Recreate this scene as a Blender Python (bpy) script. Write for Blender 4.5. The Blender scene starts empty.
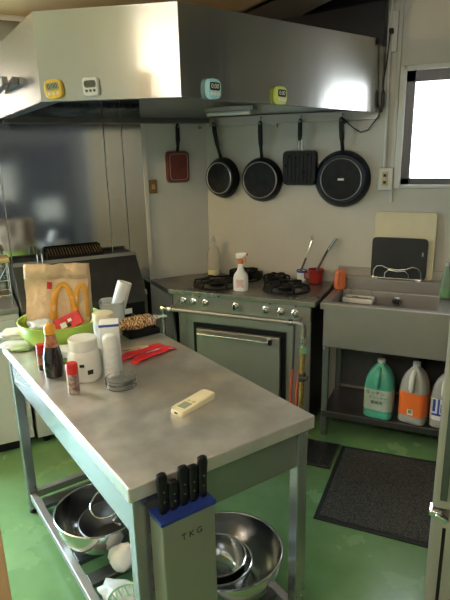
import bpy, bmesh, math, random
from mathutils import Vector, Matrix, noise
R = math.radians
PI = math.pi
scene = bpy.context.scene
col = scene.collection
random.seed(7)

# ------------------------------------------------------------------ materials
def new_mat(name):
    m = bpy.data.materials.new(name); m.use_nodes = True
    nt = m.node_tree
    return m, nt, nt.nodes['Principled BSDF']

def mat(name, color, rough=0.5, metal=0.0, var=0.0, scale=8.0, bump=0.0, bscale=60.0, trans=0.0, ior=1.45,
        alpha=1.0, emit=0.0, coat=0.0, stretch=None, rvar=0.0, color2=None, spec=None, sheen=0.0):
    m, nt, b = new_mat(name)
    L = nt.links
    b.inputs['Base Color'].default_value = (*color, 1)
    b.inputs['Roughness'].default_value = rough
    b.inputs['Metallic'].default_value = metal
    b.inputs['IOR'].default_value = ior
    b.inputs['Transmission Weight'].default_value = trans
    b.inputs['Alpha'].default_value = alpha
    b.inputs['Coat Weight'].default_value = coat
    if spec is not None: b.inputs['Specular IOR Level'].default_value = spec
    if emit:
        b.inputs['Emission Color'].default_value = (*color, 1); b.inputs['Emission Strength'].default_value = emit
    tc = nt.nodes.new('ShaderNodeTexCoord')
    src = tc.outputs['Object']
    if stretch:
        mp = nt.nodes.new('ShaderNodeMapping'); mp.inputs['Scale'].default_value = stretch
        L.new(src, mp.inputs['Vector']); src = mp.outputs['Vector']
    if var or rvar or color2:
        n = nt.nodes.new('ShaderNodeTexNoise'); n.inputs['Scale'].default_value = scale
        n.inputs['Detail'].default_value = 5; n.inputs['Roughness'].default_value = 0.6
        L.new(src, n.inputs['Vector'])
        if var or color2:
            r = nt.nodes.new('ShaderNodeValToRGB')
            c2 = color2 if color2 else tuple(min(1, c * (1 + var)) for c in color)
            c1 = color if color2 else tuple(c * (1 - var) for c in color)
            r.color_ramp.elements[0].color = (*c1, 1); r.color_ramp.elements[1].color = (*c2, 1)
            r.color_ramp.elements[0].position = 0.35; r.color_ramp.elements[1].position = 0.68
            L.new(n.outputs['Fac'], r.inputs['Fac']); L.new(r.outputs['Color'], b.inputs['Base Color'])
        if rvar:
            mr = nt.nodes.new('ShaderNodeMapRange')
            mr.inputs['From Min'].default_value = 0.3; mr.inputs['From Max'].default_value = 0.7
            mr.inputs['To Min'].default_value = max(0, rough - rvar); mr.inputs['To Max'].default_value = rough + rvar
            L.new(n.outputs['Fac'], mr.inputs['Value']); L.new(mr.outputs['Result'], b.inputs['Roughness'])
    if bump:
        n2 = nt.nodes.new('ShaderNodeTexNoise'); n2.inputs['Scale'].default_value = bscale; n2.inputs['Detail'].default_value = 4
        L.new(src, n2.inputs['Vector'])
        bp = nt.nodes.new('ShaderNodeBump'); bp.inputs['Strength'].default_value = bump; bp.inputs['Distance'].default_value = 0.01
        L.new(n2.outputs['Fac'], bp.inputs['Height']); L.new(bp.outputs['Normal'], b.inputs['Normal'])
    return m

def emis(name, color, strength):
    m = bpy.data.materials.new(name); m.use_nodes = True
    nt = m.node_tree; nt.nodes.clear()
    o = nt.nodes.new('ShaderNodeOutputMaterial'); e = nt.nodes.new('ShaderNodeEmission')
    e.inputs['Color'].default_value = (*color, 1); e.inputs['Strength'].default_value = strength
    nt.links.new(e.outputs[0], o.inputs[0]); return m

def stripe_mat(name, c1, c2, c3, scale, rough=0.25, coat=0.6):
    m, nt, b = new_mat(name); L = nt.links
    tc = nt.nodes.new('ShaderNodeTexCoord')
    w = nt.nodes.new('ShaderNodeTexWave'); w.inputs['Scale'].default_value = scale; w.inputs['Distortion'].default_value = 11
    w.inputs['Detail'].default_value = 3; w.inputs['Detail Scale'].default_value = 2.0
    L.new(tc.outputs['Object'], w.inputs['Vector'])
    r = nt.nodes.new('ShaderNodeValToRGB')
    r.color_ramp.elements[0].color = (*c1, 1); r.color_ramp.elements[1].color = (*c3, 1)
    e = r.color_ramp.elements.new(0.5); e.color = (*c2, 1)
    L.new(w.outputs['Fac'], r.inputs['Fac']); L.new(r.outputs['Color'], b.inputs['Base Color'])
    b.inputs['Roughness'].default_value = rough; b.inputs['Coat Weight'].default_value = coat
    return m

M = {}
M['floor'] = mat('green_epoxy_floor', (0.115, 0.235, 0.095), 0.24, 0, color2=(0.185, 0.335, 0.145), scale=2.6, bump=0.05, bscale=9, rvar=0.10)
M['wall'] = mat('cream_painted_wall', (0.52, 0.50, 0.45), 0.55, 0, var=0.05, scale=3, bump=0.03, bscale=40)
M['wall_panel'] = mat('pale_grey_wall_board', (0.60, 0.60, 0.57), 0.42, 0, var=0.05, scale=3)
M['ceiling'] = mat('tan_ceiling_board', (0.62, 0.47, 0.26), 0.6, 0, var=0.06, scale=2)
M['ceiling_shade'] = mat('soffit_shade_grey', (0.25, 0.23, 0.20), 0.6, 0, var=0.06, scale=2)  # shade on the soffit beside the hood, put into a grey colour
M['steel'] = mat('brushed_steel', (0.37, 0.345, 0.32), 0.46, 0.88, var=0.05, scale=2.5, rvar=0.03)
M['steel_hood'] = mat('hood_steel', (0.45, 0.435, 0.40), 0.24, 1.0, var=0.03, scale=3, stretch=(2.2, 2.2, .15), bump=0.10, bscale=3.0)
_b = M['steel_hood'].node_tree.nodes['Principled BSDF']; _b.inputs['Anisotropic'].default_value = .85; _b.inputs['Anisotropic Rotation'].default_value = 0
_t = M['steel_hood'].node_tree.nodes.new('ShaderNodeCombineXYZ'); _t.inputs[2].default_value = 1.0
M['steel_hood'].node_tree.links.new(_t.outputs[0], _b.inputs['Tangent'])
M['steel_clad'] = mat('cladding_steel', (0.40, 0.41, 0.43), 0.10, 1.0, var=0.04, scale=3, rvar=0.03, bump=0.05, bscale=3)
M['steel_table'] = mat('worn_table_steel', (0.61, 0.58, 0.54), 0.36, 0.70, var=0.12, scale=11, rvar=0.08, bump=0.02, bscale=50)
M['steel_leg'] = mat('table_leg_steel', (0.33, 0.335, 0.335), 0.25, 0.85, var=0.04, scale=3, rvar=0.03)
M['steel_dark'] = mat('dull_dark_steel', (0.13, 0.13, 0.13), 0.40, 0.9, var=0.15, scale=6)
M['range_top'] = mat('darkened_range_top', (0.24, 0.23, 0.21), 0.30, 0.8, var=0.15, scale=7, rvar=0.06)  # dark colour stands in for the dark hood mirrored in the worktop
M['chrome'] = mat('chrome', (0.78, 0.78, 0.78), 0.10, 1.0)
M['bowl_steel'] = mat('bowl_steel', (0.62, 0.62, 0.62), 0.16, 1.0, rvar=0.04, scale=10)
M['black'] = mat('black_enamel', (0.007, 0.007, 0.0075), 0.40, 0.0, spec=.25, var=0.2, scale=10)
M['black_pl'] = mat('black_plastic', (0.006, 0.006, 0.007), 0.36, spec=.28)
M['black_iron'] = mat('cast_iron', (0.008, 0.0075, 0.007), 0.55, 0.0, spec=.2, bump=0.2, bscale=120)
M['pan_coat'] = mat('pan_coating', (0.006, 0.006, 0.007), 0.32, 0.0, spec=.3, var=0.3, scale=18, rvar=0.08)
M['pan_base'] = mat('pan_base_disc', (0.012, 0.012, 0.014), 0.45, 0.0, spec=.2, var=0.5, scale=24)
M['pan_ring'] = mat('pan_base_ring', (0.55, 0.55, 0.55), 0.35, 0.9)
M['navy'] = mat('dark_blue_pan', (0.006, 0.009, 0.018), 0.32, 0.0, spec=.3, rvar=0.05, scale=10)
M['red_pan'] = mat('worn_red_pan', (0.17, 0.035, 0.028), 0.45, 0.0, color2=(0.11, 0.026, 0.022), scale=16)
M['red_pan_line'] = mat('red_pan_line', (0.42, 0.27, 0.23), 0.45)
M['brown'] = mat('brown_switch', (0.24, 0.13, 0.04), 0.5)
M['white_pl'] = mat('white_plastic', (0.72, 0.71, 0.68), 0.38)
M['cream_pl'] = mat('aged_cream_plastic', (0.70, 0.62, 0.42), 0.45, var=0.04, scale=4)
M['offwhite'] = mat('off_white_paint', (0.62, 0.60, 0.54), 0.5, var=0.04, scale=4)
M['yellow'] = mat('yellow_plastic', (0.78, 0.50, 0.05), 0.4)
M['lime'] = mat('yellow_green_plastic', (0.58, 0.66, 0.13), 0.4)
M['blue_lt'] = mat('light_blue_plastic', (0.34, 0.62, 0.72), 0.4)
M['lcd'] = mat('lcd_grey', (0.10, 0.12, 0.09), 0.25)
M['lcd_pale'] = mat('lcd_pale', (0.30, 0.33, 0.24), 0.25)
M['lcd_dark'] = mat('lcd_dark', (0.02, 0.022, 0.024), 0.2)
M['dig'] = mat('digit_black', (0.01, 0.01, 0.01), 0.5)
M['dig_lt'] = mat('digit_pale', (0.6, 0.62, 0.5), 0.5)
M['ink'] = mat('black_ink', (0.012, 0.014, 0.013), 0.6)
M['alu'] = mat('dark_aluminium', (0.07, 0.07, 0.075), 0.4, 0.6)
M['trim'] = mat('white_window_trim', (0.62, 0.61, 0.57), 0.5)
M['orange'] = mat('orange_silicone', (0.68, 0.19, 0.08), 0.5, var=0.08, scale=14)
M['orange_lbl'] = mat('orange_label', (0.80, 0.17, 0.03), 0.45, var=0.04, scale=8)
M['paper'] = mat('white_paper', (0.74, 0.74, 0.72), 0.6, var=0.03, scale=10)
M['label_pale'] = mat('pale_green_label', (0.42, 0.52, 0.46), 0.5, var=0.08, scale=12)
M['jug_green'] = mat('mint_translucent_plastic', (0.08, 0.42, 0.31), 0.30, var=0.06, scale=6, coat=0.2)
M['jug_clear'] = mat('cloudy_clear_plastic', (0.50, 0.49, 0.45), 0.25, var=0.08, scale=6, trans=0.25)
M['jug_handle'] = mat('milky_plastic_handle', (0.70, 0.70, 0.66), 0.30)
M['blue'] = mat('royal_blue_plastic', (0.010, 0.024, 0.14), 0.4)
M['blue_ink'] = mat('blue_print', (0.03, 0.07, 0.36), 0.5)
M['green_print'] = mat('olive_print', (0.17, 0.22, 0.10), 0.5, var=0.3, scale=40)
M['red'] = mat('red_plastic', (0.55, 0.022, 0.018), 0.35)
M['red_film'] = mat('red_wrapper_film', (0.66, 0.028, 0.035), 0.28, var=0.25, scale=22, coat=0.5)
M['red_mug'] = mat('red_mug_glaze', (0.34, 0.030, 0.028), 0.3, color2=(0.24, 0.02, 0.02), scale=30)
M['kraft'] = mat('kraft_paper', (0.66, 0.47, 0.30), 0.7, var=0.12, scale=14, bump=1.0, bscale=24)
M['arch'] = mat('golden_print', (0.70, 0.33, 0.045), 0.6)
M['green_bowl'] = mat('lime_green_plastic', (0.36, 0.52, 0.075), 0.35)
M['soy'] = mat('soy_sauce_bottle', (0.010, 0.005, 0.004), 0.10, coat=0.5)
M['soy_lbl'] = mat('soy_bottle_label', (0.50, 0.22, 0.10), 0.5, color2=(0.16, 0.02, 0.015), scale=60)
M['amber'] = mat('amber_cap', (0.78, 0.33, 0.03), 0.35)
M['spice'] = mat('spice_jar_contents', (0.16, 0.045, 0.03), 0.35, color2=(0.45, 0.40, 0.36), scale=70)
M['spice_dark'] = mat('dark_spice', (0.035, 0.022, 0.018), 0.3)
M['spray'] = mat('white_spray_bottle', (0.78, 0.77, 0.76), 0.35)
M['spray_lbl'] = mat('pink_print', (0.62, 0.34, 0.36), 0.5, color2=(0.74, 0.68, 0.68), scale=60)
M['clear_pl'] = mat('clear_soft_plastic', (0.82, 0.83, 0.80), 0.18, trans=0.75, ior=1.2)
M['milky'] = mat('milky_clear_plastic', (0.74, 0.77, 0.76), 0.25, trans=0.45, ior=1.25)
M['liquid'] = mat('pale_yellow_liquid', (0.70, 0.68, 0.42), 0.2)
M['glass'] = mat('clear_glass', (0.97, 0.985, 0.99), 0.02, trans=1.0, ior=1.25)
M['green_glass'] = mat('green_clear_bottle', (0.45, 0.62, 0.46), 0.12, trans=0.6, ior=1.3)
M['film'] = mat('clear_film_bag', (0.76, 0.78, 0.77), 0.25, trans=0.35, ior=1.2, var=0.08, scale=20)
M['bread'] = stripe_mat('bread_in_film', (0.20, 0.07, 0.02), (0.62, 0.30, 0.09), (0.80, 0.62, 0.42), 22)
M['wood_pale'] = mat('pale_wood', (0.62, 0.46, 0.26), 0.6, var=0.08, scale=10)
M['wood_jamb'] = mat('tan_wood', (0.50, 0.30, 0.16), 0.5, var=0.10, scale=5, stretch=(6, 6, 1))
M['board_cream'] = mat('cream_cutting_board', (0.66, 0.60, 0.42), 0.5, var=0.05, scale=7)
M['board_black'] = mat('black_cutting_board', (0.010, 0.011, 0.015), 0.5, var=0.1, scale=14)
M['mat_fibre'] = mat('dark_mat_fibre', (0.016, 0.016, 0.015), 0.95, 0, color2=(0.13, 0.125, 0.115), scale=150, bump=1.0, bscale=190)
M['rubber'] = mat('black_rubber', (0.013, 0.013, 0.014), 0.6)
M['fridge'] = mat('fridge_steel', (0.42, 0.39, 0.35), 0.36, 0.6, var=0.03, scale=2)
M['brass'] = mat('yellow_gas_fitting', (0.50, 0.34, 0.08), 0.4, 0.5, color2=(0.25, 0.18, 0.08), scale=40)
M['hose_red'] = mat('orange_red_hose', (0.52, 0.10, 0.05), 0.5)
M['hose_grey'] = mat('dark_grey_hose', (0.06, 0.06, 0.06), 0.5)
M['scrap'] = mat('wet_scraps', (0.08, 0.075, 0.04), 0.6, color2=(0.33, 0.30, 0.20), scale=60)
M['window_light'] = emis('overcast_sky_light', (0.86, 0.94, 1.0), 7.0)
M['lamp_light'] = emis('fluorescent_tube', (1.0, 0.905, 0.77), 72.0)
M['tan_top'] = mat('tan_plastic', (0.52, 0.40, 0.20), 0.5)
M['fridge_side'] = mat('tan_fridge_side', (0.46, 0.36, 0.22), 0.45, var=.04, scale=3)
M['cab_dark'] = mat('slate_cabinet', (0.055, 0.062, 0.08), 0.45)
M['lattice'] = mat('pale_green_basket', (0.35, 0.55, 0.33), 0.5)
M['cloth'] = mat('white_cloth', (0.74, 0.74, 0.72), 0.8, var=0.04, scale=20)

# ------------------------------------------------------------------ mesh builder
class MB:
    def __init__(s): s.bm = bmesh.new()
    def face(s, pts):
        return s.bm.faces.new([s.bm.verts.new(p) for p in pts])
    def box(s, c, d, rz=0, rot=None, bev=0.0):
        m = Matrix.Translation(c) @ (rot.to_4x4() if rot else Matrix.Rotation(rz, 4, 'Z')) @ Matrix.Diagonal((d[0], d[1], d[2], 1))
        r = bmesh.ops.create_cube(s.bm, size=1, matrix=m)
        if bev:
            es = list({e for v in r['verts'] for e in v.link_edges})
            bmesh.ops.bevel(s.bm, geom=es, offset=bev, segments=2, affect='EDGES', profile=0.5)
        return s
    def bx(s, x0, x1, y0, y1, z0, z1, bev=0.0):
        return s.box(((x0+x1)/2, (y0+y1)/2, (z0+z1)/2), (abs(x1-x0), abs(y1-y0), abs(z1-z0)), bev=bev)
    def prism(s, poly, z0, z1):
        b = [s.bm.verts.new((p[0], p[1], z0)) for p in poly]; t = [s.bm.verts.new((p[0], p[1], z1)) for p in poly]
        n = len(poly)
        s.bm.faces.new(b[::-1]); s.bm.faces.new(t)
        for i in range(n): s.bm.faces.new((b[i], b[(i+1) % n], t[(i+1) % n], t[i]))
        return s
    def extrude_yz(s, poly, x0, x1):
        b = [s.bm.verts.new((x0, p[0], p[1])) for p in poly]; t = [s.bm.verts.new((x1, p[0], p[1])) for p in poly]
        n = len(poly); s.bm.faces.new(b); s.bm.faces.new(t[::-1])
        for i in range(n): s.bm.faces.new((b[i], t[i], t[(i+1) % n], b[(i+1) % n]))
        return s
    def tube(s, pts, r, seg=10, cap=True, closed=False):
        pts = [Vector(p) for p in pts]; n = len(pts); rings = []
        prev = None
        for i, p in enumerate(pts):
            if closed: t = pts[(i+1) % n] - pts[i-1]
            else: t = pts[min(i+1, n-1)] - pts[max(i-1, 0)]
            t.normalize()
            if prev is None:
                a = Vector((0, 0, 1)) if abs(t.z) < 0.9 else Vector((1, 0, 0))
                u = t.cross(a).normalized()
            else:
                u = (prev - t * prev.dot(t)).normalized()
            prev = u; w = t.cross(u)
            rr = r[i] if isinstance(r, (list, tuple)) else r
            rings.append([s.bm.verts.new(p + (u*math.cos(2*PI*k/seg) + w*math.sin(2*PI*k/seg))*rr) for k in range(seg)])
        m = n if closed else n-1
        for i in range(m):
            A, B = rings[i], rings[(i+1) % n]
            for k in range(seg): s.bm.faces.new((A[k], A[(k+1) % seg], B[(k+1) % seg], B[k]))
        if cap and not closed:
            s.bm.faces.new(rings[0][::-1]); s.bm.faces.new(rings[-1])
        return s
    def lathe(s, prof, seg=32, c=(0, 0, 0), rot=None, cap=True, sx=1.0, sy=1.0):
        rings = []; mtx = rot.to_3x3() if rot else Matrix.Identity(3); c = Vector(c)
        for (r, z) in prof:
            if r < 1e-6: rings.append([s.bm.verts.new(c + mtx @ Vector((0, 0, z)))])
            else: rings.append([s.bm.verts.new(c + mtx @ Vector((sx*r*math.cos(2*PI*k/seg), sy*r*math.sin(2*PI*k/seg), z))) for k in range(seg)])
        for A, B in zip(rings, rings[1:]):
            for k in range(seg):
                k2 = (k+1) % seg
                if len(A) == 1 and len(B) == 1: continue
                if len(A) == 1: s.bm.faces.new((A[0], B[k2], B[k]))
                elif len(B) == 1: s.bm.faces.new((A[k], A[k2], B[0]))
                else: s.bm.faces.new((A[k], A[k2], B[k2], B[k]))
        if cap:
            if len(rings[0]) > 1: s.bm.faces.new(rings[0][::-1])
            if len(rings[-1]) > 1: s.bm.faces.new(rings[-1])
        return s
    def loft(s, secs, cap=True):
        rs = [[s.bm.verts.new(p) for p in sec] for sec in secs]; n = len(rs[0])
        for A, B in zip(rs, rs[1:]):
            for k in range(n): s.bm.faces.new((A[k], A[(k+1) % n], B[(k+1) % n], B[k]))
        if cap: s.bm.faces.new(rs[0][::-1]); s.bm.faces.new(rs[-1])
        return s
    def torus(s, c, R_, r, seg=40, rs=8, rot=None, sx=1, sy=1):
        mtx = rot.to_3x3() if rot else Matrix.Identity(3); c = Vector(c)
        return s.tube([c + mtx @ Vector((R_*sx*math.cos(2*PI*k/seg), R_*sy*math.sin(2*PI*k/seg), 0)) for k in range(seg)], r, rs, closed=True)
    def lump(s, c, d, amp=0.2, freq=3.0, seed=0, sub=3, flat=None, rz=0):
        r = bmesh.ops.create_icosphere(s.bm, subdivisions=sub, radius=0.5)
        rm = Matrix.Rotation(rz, 3, 'Z')
        for v in r['verts']:
            n = noise.noise(v.co*freq + Vector((seed*3.1, seed*1.7, seed)))
            n2 = noise.noise(v.co*freq*2.7 + Vector((seed, 9, seed*2.0)))
            p = v.co*(1 + amp*n*2 + amp*n2)
            p = Vector((p.x*d[0], p.y*d[1], p.z*d[2]))
            if flat is not None and p.z < -flat*d[2]: p.z = -flat*d[2]
            v.co = Vector(c) + rm @ p
        return s
    def build(s, name, material, parent=None, bevel=0.0, smooth=True, angle=35, sub=0, solid=0.0):
        bmesh.ops.recalc_face_normals(s.bm, faces=s.bm.faces)
        me = bpy.data.meshes.new(name); s.bm.to_mesh(me); s.bm.free()
        o = bpy.data.objects.new(name, me); col.objects.link(o)
        ms = material if isinstance(material, list) else [material]
        for m_ in ms: me.materials.append(m_)
        if parent: o.parent = parent
        if solid:
            md = o.modifiers.new('Solid', 'SOLIDIFY'); md.thickness = solid; md.offset = 0
        if bevel:
            md = o.modifiers.new('Bevel', 'BEVEL'); md.width = bevel; md.segments = 2; md.limit_method = 'ANGLE'; md.angle_limit = R(40)
        if sub:
            md = o.modifiers.new('Sub', 'SUBSURF'); md.levels = sub; md.render_levels = sub
        if smooth:
            for p in me.polygons: p.use_smooth = True
            if not sub:
                bm = bmesh.new(); bm.from_mesh(me)
                for e in bm.edges:
                    if len(e.link_faces) == 2 and e.calc_face_angle(0) > R(angle): e.smooth = False
                bm.to_mesh(me); bm.free()
        return o

def tag(o, label=None, cat=None, group=None, kind=None):
    if label: o['label'] = label
    if cat: o['category'] = cat
    if group: o['group'] = group
    if kind: o['kind'] = kind
    return o
def thing(name, label, cat, loc=(0, 0, 0), rz=0, group=None, rot=None):
    o = bpy.data.objects.new(name, None); col.objects.link(o); o.empty_display_size = 0.05
    o.location = loc
    o.rotation_euler = rot if rot else (0, 0, rz)
    return tag(o, label, cat, group)
def text(name, body, size, material, parent, loc, rot, depth=0.0006, align='CENTER'):
    cu = bpy.data.curves.new(name, 'FONT'); cu.body = body; cu.size = size; cu.extrude = depth
    cu.align_x = align; cu.align_y = 'CENTER'
    t = bpy.data.objects.new(name + '_tmp', cu); col.objects.link(t)
    dg = bpy.context.evaluated_depsgraph_get(); dg.update()
    me = bpy.data.meshes.new_from_object(t.evaluated_get(dg))
    bpy.data.objects.remove(t)
    o = bpy.data.objects.new(name, me); col.objects.link(o); me.materials.clear(); me.materials.append(material)
    o.parent = parent; o.location = loc; o.rotation_euler = rot
    return o
def struct(o, label=None):
    o['kind'] = 'structure'
    if label: o['label'] = label
    return o
def sq(rx, ry, z, n=28, e=4.0, c=(0, 0), rz=0):      # rounded-square cross-section
    out = []
    for k in range(n):
        a = 2*PI*(k+0.5)/n; ca, sa = math.cos(a), math.sin(a)
        x = rx*math.copysign(abs(ca)**(2/e), ca); y = ry*math.copysign(abs(sa)**(2/e), sa)
        out.append((c[0]+x*math.cos(rz)-y*math.sin(rz), c[1]+x*math.sin(rz)+y*math.cos(rz), z))
    return out
RX90 = Matrix.Rotation(R(90), 3, 'X')                # +Z -> -Y (faces the room from the back wall)

# frames: left wall (origin C0, x along wall towards the door, y out of the wall), table (origin at its near corner)
C0 = Vector((-1.54, 3.2, 0)); DW = Vector((-.643, -.766, 0)); NW = Vector((.766, -.643, 0)); AW = math.atan2(-.766, -.643)
def W(s, n, z=0): return C0 + DW*s + NW*n + Vector((0, 0, z))
A0 = Vector((-.674, .913, 0)); AT = math.atan2(.854, .52)
UT = Vector((.52, .854, 0)); VT = Vector((-.854, .52, 0))
TZ = .825
def T(a, b, z=TZ): return A0 + UT*a + VT*b + Vector((0, 0, z))

# ------------------------------------------------------------------ the setting
CH = 2.62
LEFT_END = W(3.5, 0)
fl = [(-1.54, 3.2), (1.4, 3.2), (1.4, -1.9), (-4.2, -1.9), (LEFT_END.x, LEFT_END.y)]
b = MB(); b.prism(fl, -.06, 0); struct(b.build('floor', M['floor'], smooth=False))
# back wall with the window opening
wx0, wx1, wz0, wz1 = -.350, .16, 1.400, 1.998
b = MB()
b.bx(-1.9, wx0, 3.2, 3.32, 0, CH); b.bx(wx1, 1.52, 3.2, 3.32, 0, CH); b.bx(wx0, wx1, 3.2, 3.32, 0, wz0); b.bx(wx0, wx1, 3.2, 3.32, wz1, CH)
struct(b.build('wall_back', M['wall'], smooth=False))
# left wall, running at an angle to the back wall, with a glazed door further towards the room
ds0, ds1, dz1 = 1.95, 2.85, 2.0
b = MB()
def wslab(bm, s0, s1, n0, n1, z0, z1):
    bm.prism([tuple(W(s0, n0).xy), tuple(W(s1, n0).xy), tuple(W(s1, n1).xy), tuple(W(s0, n1).xy)], z0, z1)
wslab(b, -.0, ds0, -.12, 0, 0, CH); wslab(b, ds1, 3.6, -.12, 0, 0, CH); wslab(b, ds0, ds1, -.12, 0, dz1, CH)
struct(b.build('wall_left', M['wall_panel'], smooth=False))
M['wall_dim'] = mat('darkened_unseen_wall', (0.16, 0.16, 0.17), .6, var=.05, scale=3)  # unseen wall coloured dark so the hood mirrors an unlit side
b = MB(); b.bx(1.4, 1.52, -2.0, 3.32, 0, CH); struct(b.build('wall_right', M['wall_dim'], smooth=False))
b = MB(); b.bx(-4.3, 1.52, -2.02, -1.9, 0, CH); struct(b.build('wall_front', M['wall'], smooth=False))
b = MB(); b.prism([(-4.2, -1.9), (-4.32, -1.9), (LEFT_END.x-.15, LEFT_END.y+.02), (LEFT_END.x, LEFT_END.y)], 0, CH)
struct(b.build('wall_side', M['wall'], smooth=False))
# ceiling: high flat ceiling, with a lower tan soffit over the work area that stops at a slanting edge beside the hood
b = MB(); b.prism([(-1.54, 3.2), (1.4, 3.2), (1.4, -1.9), (-4.2, -1.9), (LEFT_END.x, LEFT_END.y)], CH, CH+.06)
struct(b.build('ceiling', M['offwhite'], smooth=False))
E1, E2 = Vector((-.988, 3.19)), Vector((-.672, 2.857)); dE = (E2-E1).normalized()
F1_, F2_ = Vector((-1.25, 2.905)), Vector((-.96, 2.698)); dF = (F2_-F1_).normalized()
Eend = E1 + dE*2.9; Fend = F1_ + dF*2.9
b = MB(); b.prism([(-1.50, 3.16), tuple(F1_), tuple(Fend), (1.38, -1.88), (-4.1, -1.88), (LEFT_END.x+.02, LEFT_END.y-.02)], 2.3, 2.36)
struct(b.build('trim_1', M['ceiling'], smooth=False), 'tan lowered ceiling over the worktop')
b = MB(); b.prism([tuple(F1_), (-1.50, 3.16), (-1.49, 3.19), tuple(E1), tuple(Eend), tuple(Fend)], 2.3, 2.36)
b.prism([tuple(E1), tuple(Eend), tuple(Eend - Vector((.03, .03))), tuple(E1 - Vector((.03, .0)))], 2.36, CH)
struct(b.build('trim_2', M['ceiling_shade'], smooth=False), 'lowered ceiling edge strip coloured grey for shade')
# window
b = MB()
for (x0, x1, z0, z1) in ((wx0-.02, wx0+.014, wz0-.02, wz1+.02), (wx1-.014, wx1+.02, wz0-.02, wz1+.02)):
    b.bx(x0, x1, 3.175, 3.25, z0, z1)
b.bx(wx0, wx1, 3.175, 3.25, wz1-.006, wz1+.02); b.bx(wx0, wx1, 3.18, 3.25, wz0-.018, wz0+.001)
w = struct(b.build('window_1', M['trim'], smooth=False, bevel=.003))
b = MB(); x0, x1, z0, z1 = wx0+.014, wx1-.014, wz0+.001, wz1-.006
for (a, c, d, e) in ((x0, x0+.045, z0, z1), (x1-.045, x1, z0, z1)): b.bx(a, c, 3.20, 3.245, d, e)
b.bx(x0, x1, 3.20, 3.245, z0, z0+.034); b.bx(x0, x1, 3.20, 3.245, z1-.055, z1)
b.build('window_sash', M['alu'], w, smooth=False, bevel=.002)
b = MB(); b.bx(x0, x1, 3.255, 3.26, z0, z1); b.build('window_pane', M['window_light'], w, smooth=False)
# glazed door in the left wall, out of the photo's frame (gives the daylight on the left)
b = MB()
for s0, s1, z0, z1 in ((ds0, ds0+.07, 0, dz1), (ds1-.07, ds1, 0, dz1), (ds0, ds1, dz1-.08, dz1), (ds0, ds1, 0, .10), (ds0, ds1, .88, .95)): wslab(b, s0, s1, -.08, -.02, z0, z1)
d1 = struct(b.build('door_1', M['alu'], smooth=False))
b = MB(); wslab(b, ds0+.07, ds1-.07, -.055, -.045, .10, dz1-.08)
M['door_light'] = emis('daylight_through_frosted_glass', (0.60, 0.86, 1.0), 21.0)
b.build('door_pane', M['door_light'], d1, smooth=False)
# wooden door jamb beside the camera
b = MB(); b.box((-.995, .752, 1.0), (.07, .07, 2.0), rz=R(-24)); jb = struct(b.build('trim_3', M['wood_jamb'], smooth=False, bevel=.003), 'tan wooden post at the left of the doorway')
# stainless cladding sheets on the left wall
for k, (s0, s1) in enumerate(((.43, .548), (.552, .655), (.660, 1.24), (1.245, 1.90))):
    b = MB(); wslab(b, s0, s1, .001, .008 if k != 1 else .010, .05, 2.28)
    struct(b.build('trim_%d' % (4+k), M['steel_clad'], smooth=False, bevel=.001), ('narrow stainless sheet beside the white board', 'second narrow stainless sheet', 'wide stainless sheet behind the fryer', 'stainless sheet near the glazed door')[k])
b = MB(); wslab(b, .405, .43, .001, .012, .8, 1.775); struct(b.build('trim_8', M['offwhite'], smooth=False, bevel=.002), 'pale edge strip where the wall board ends')
# conduit cover and pillar strip on the back wall
b = MB(); b.bx(-.392, -.372, 3.185, 3.2, 1.30, CH); struct(b.build('trim_9', M['wall'], smooth=False, bevel=.002), 'slim vertical strip between conduit and window')

# ------------------------------------------------------------------ camera
cam = bpy.data.cameras.new('camera'); co = bpy.data.objects.new('camera', cam); col.objects.link(co)
cam.sensor_fit = 'AUTO'; cam.sensor_width = 36; cam.lens = 532.56/600*36; cam.clip_start = .02
Rv = Vector((.9150, .4030, -.02196)); Uv = Vector((-.0890, .2540, .9632)); Bv = Rv.cross(Uv).normalized(); Uv = Bv.cross(Rv).normalized(); Rv.normalize()
co.matrix_world = Matrix(((Rv.x, Uv.x, Bv.x, 0), (Rv.y, Uv.y, Bv.y, 0), (Rv.z, Uv.z, Bv.z, 1.6), (0, 0, 0, 1)))
scene.camera = co

# ------------------------------------------------------------------ range hood
HB, HT = 1.788, 2.085
ha, hb, he, hl = Vector((-1.426, 1.604)), Vector((-.935, 1.753)), Vector((-.45, 3.185)), W(1.235, .012).xy
hood = thing('range_hood', 'large angled stainless range hood over the stove and fryer', 'range hood', (-1.2, 2.4, HB))
def hp(p): return (p[0]+1.2, p[1]-2.4)
def hpanel(name, p, q, zt0, zt1, m=None):
    d = (q-p).normalized(); n = Vector((d.y, -d.x))
    if n.dot(p - Vector((-1.35, 2.6))) < 0: n = -n
    i0, i1 = p - n*.012, q - n*.012
    bm = MB(); vs = []
    for (pt, zt) in ((p, zt0), (q, zt1), (i1, zt1), (i0, zt0)):
        x, y = hp(pt); vs.append((bm.bm.verts.new((x, y, 0)), bm.bm.verts.new((x, y, zt-HB))))
    for i in range(4):
        a_, b_ = vs[i], vs[(i+1) % 4]; bm.bm.faces.new((a_[0], b_[0], b_[1], a_[1]))
    bm.bm.faces.new([v[0] for v in vs][::-1]); bm.bm.faces.new([v[1] for v in vs])
    return bm.build(name, m or M['steel_hood'], hood, smooth=False)
hpanel('front_panel', ha, hb, 2.079, 2.083)
hpanel('right_panel', hb, he, 2.084, 2.150)
hpanel('left_panel', Vector(hl), ha, 2.10, 2.079)
hc = W(.01, .012).xy
b = MB(); pts = [hp(ha), hp(hb), hp(he), hp((-1.53, 3.185)), hp(hl)]
zt = [2.079, 2.084, 2.150, 2.15, 2.10]
b.face([(p[0], p[1], z-HB) for p, z in zip(pts, zt)]); b.build('top_plate', M['steel_hood'], hood, smooth=False, solid=.006)
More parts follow.
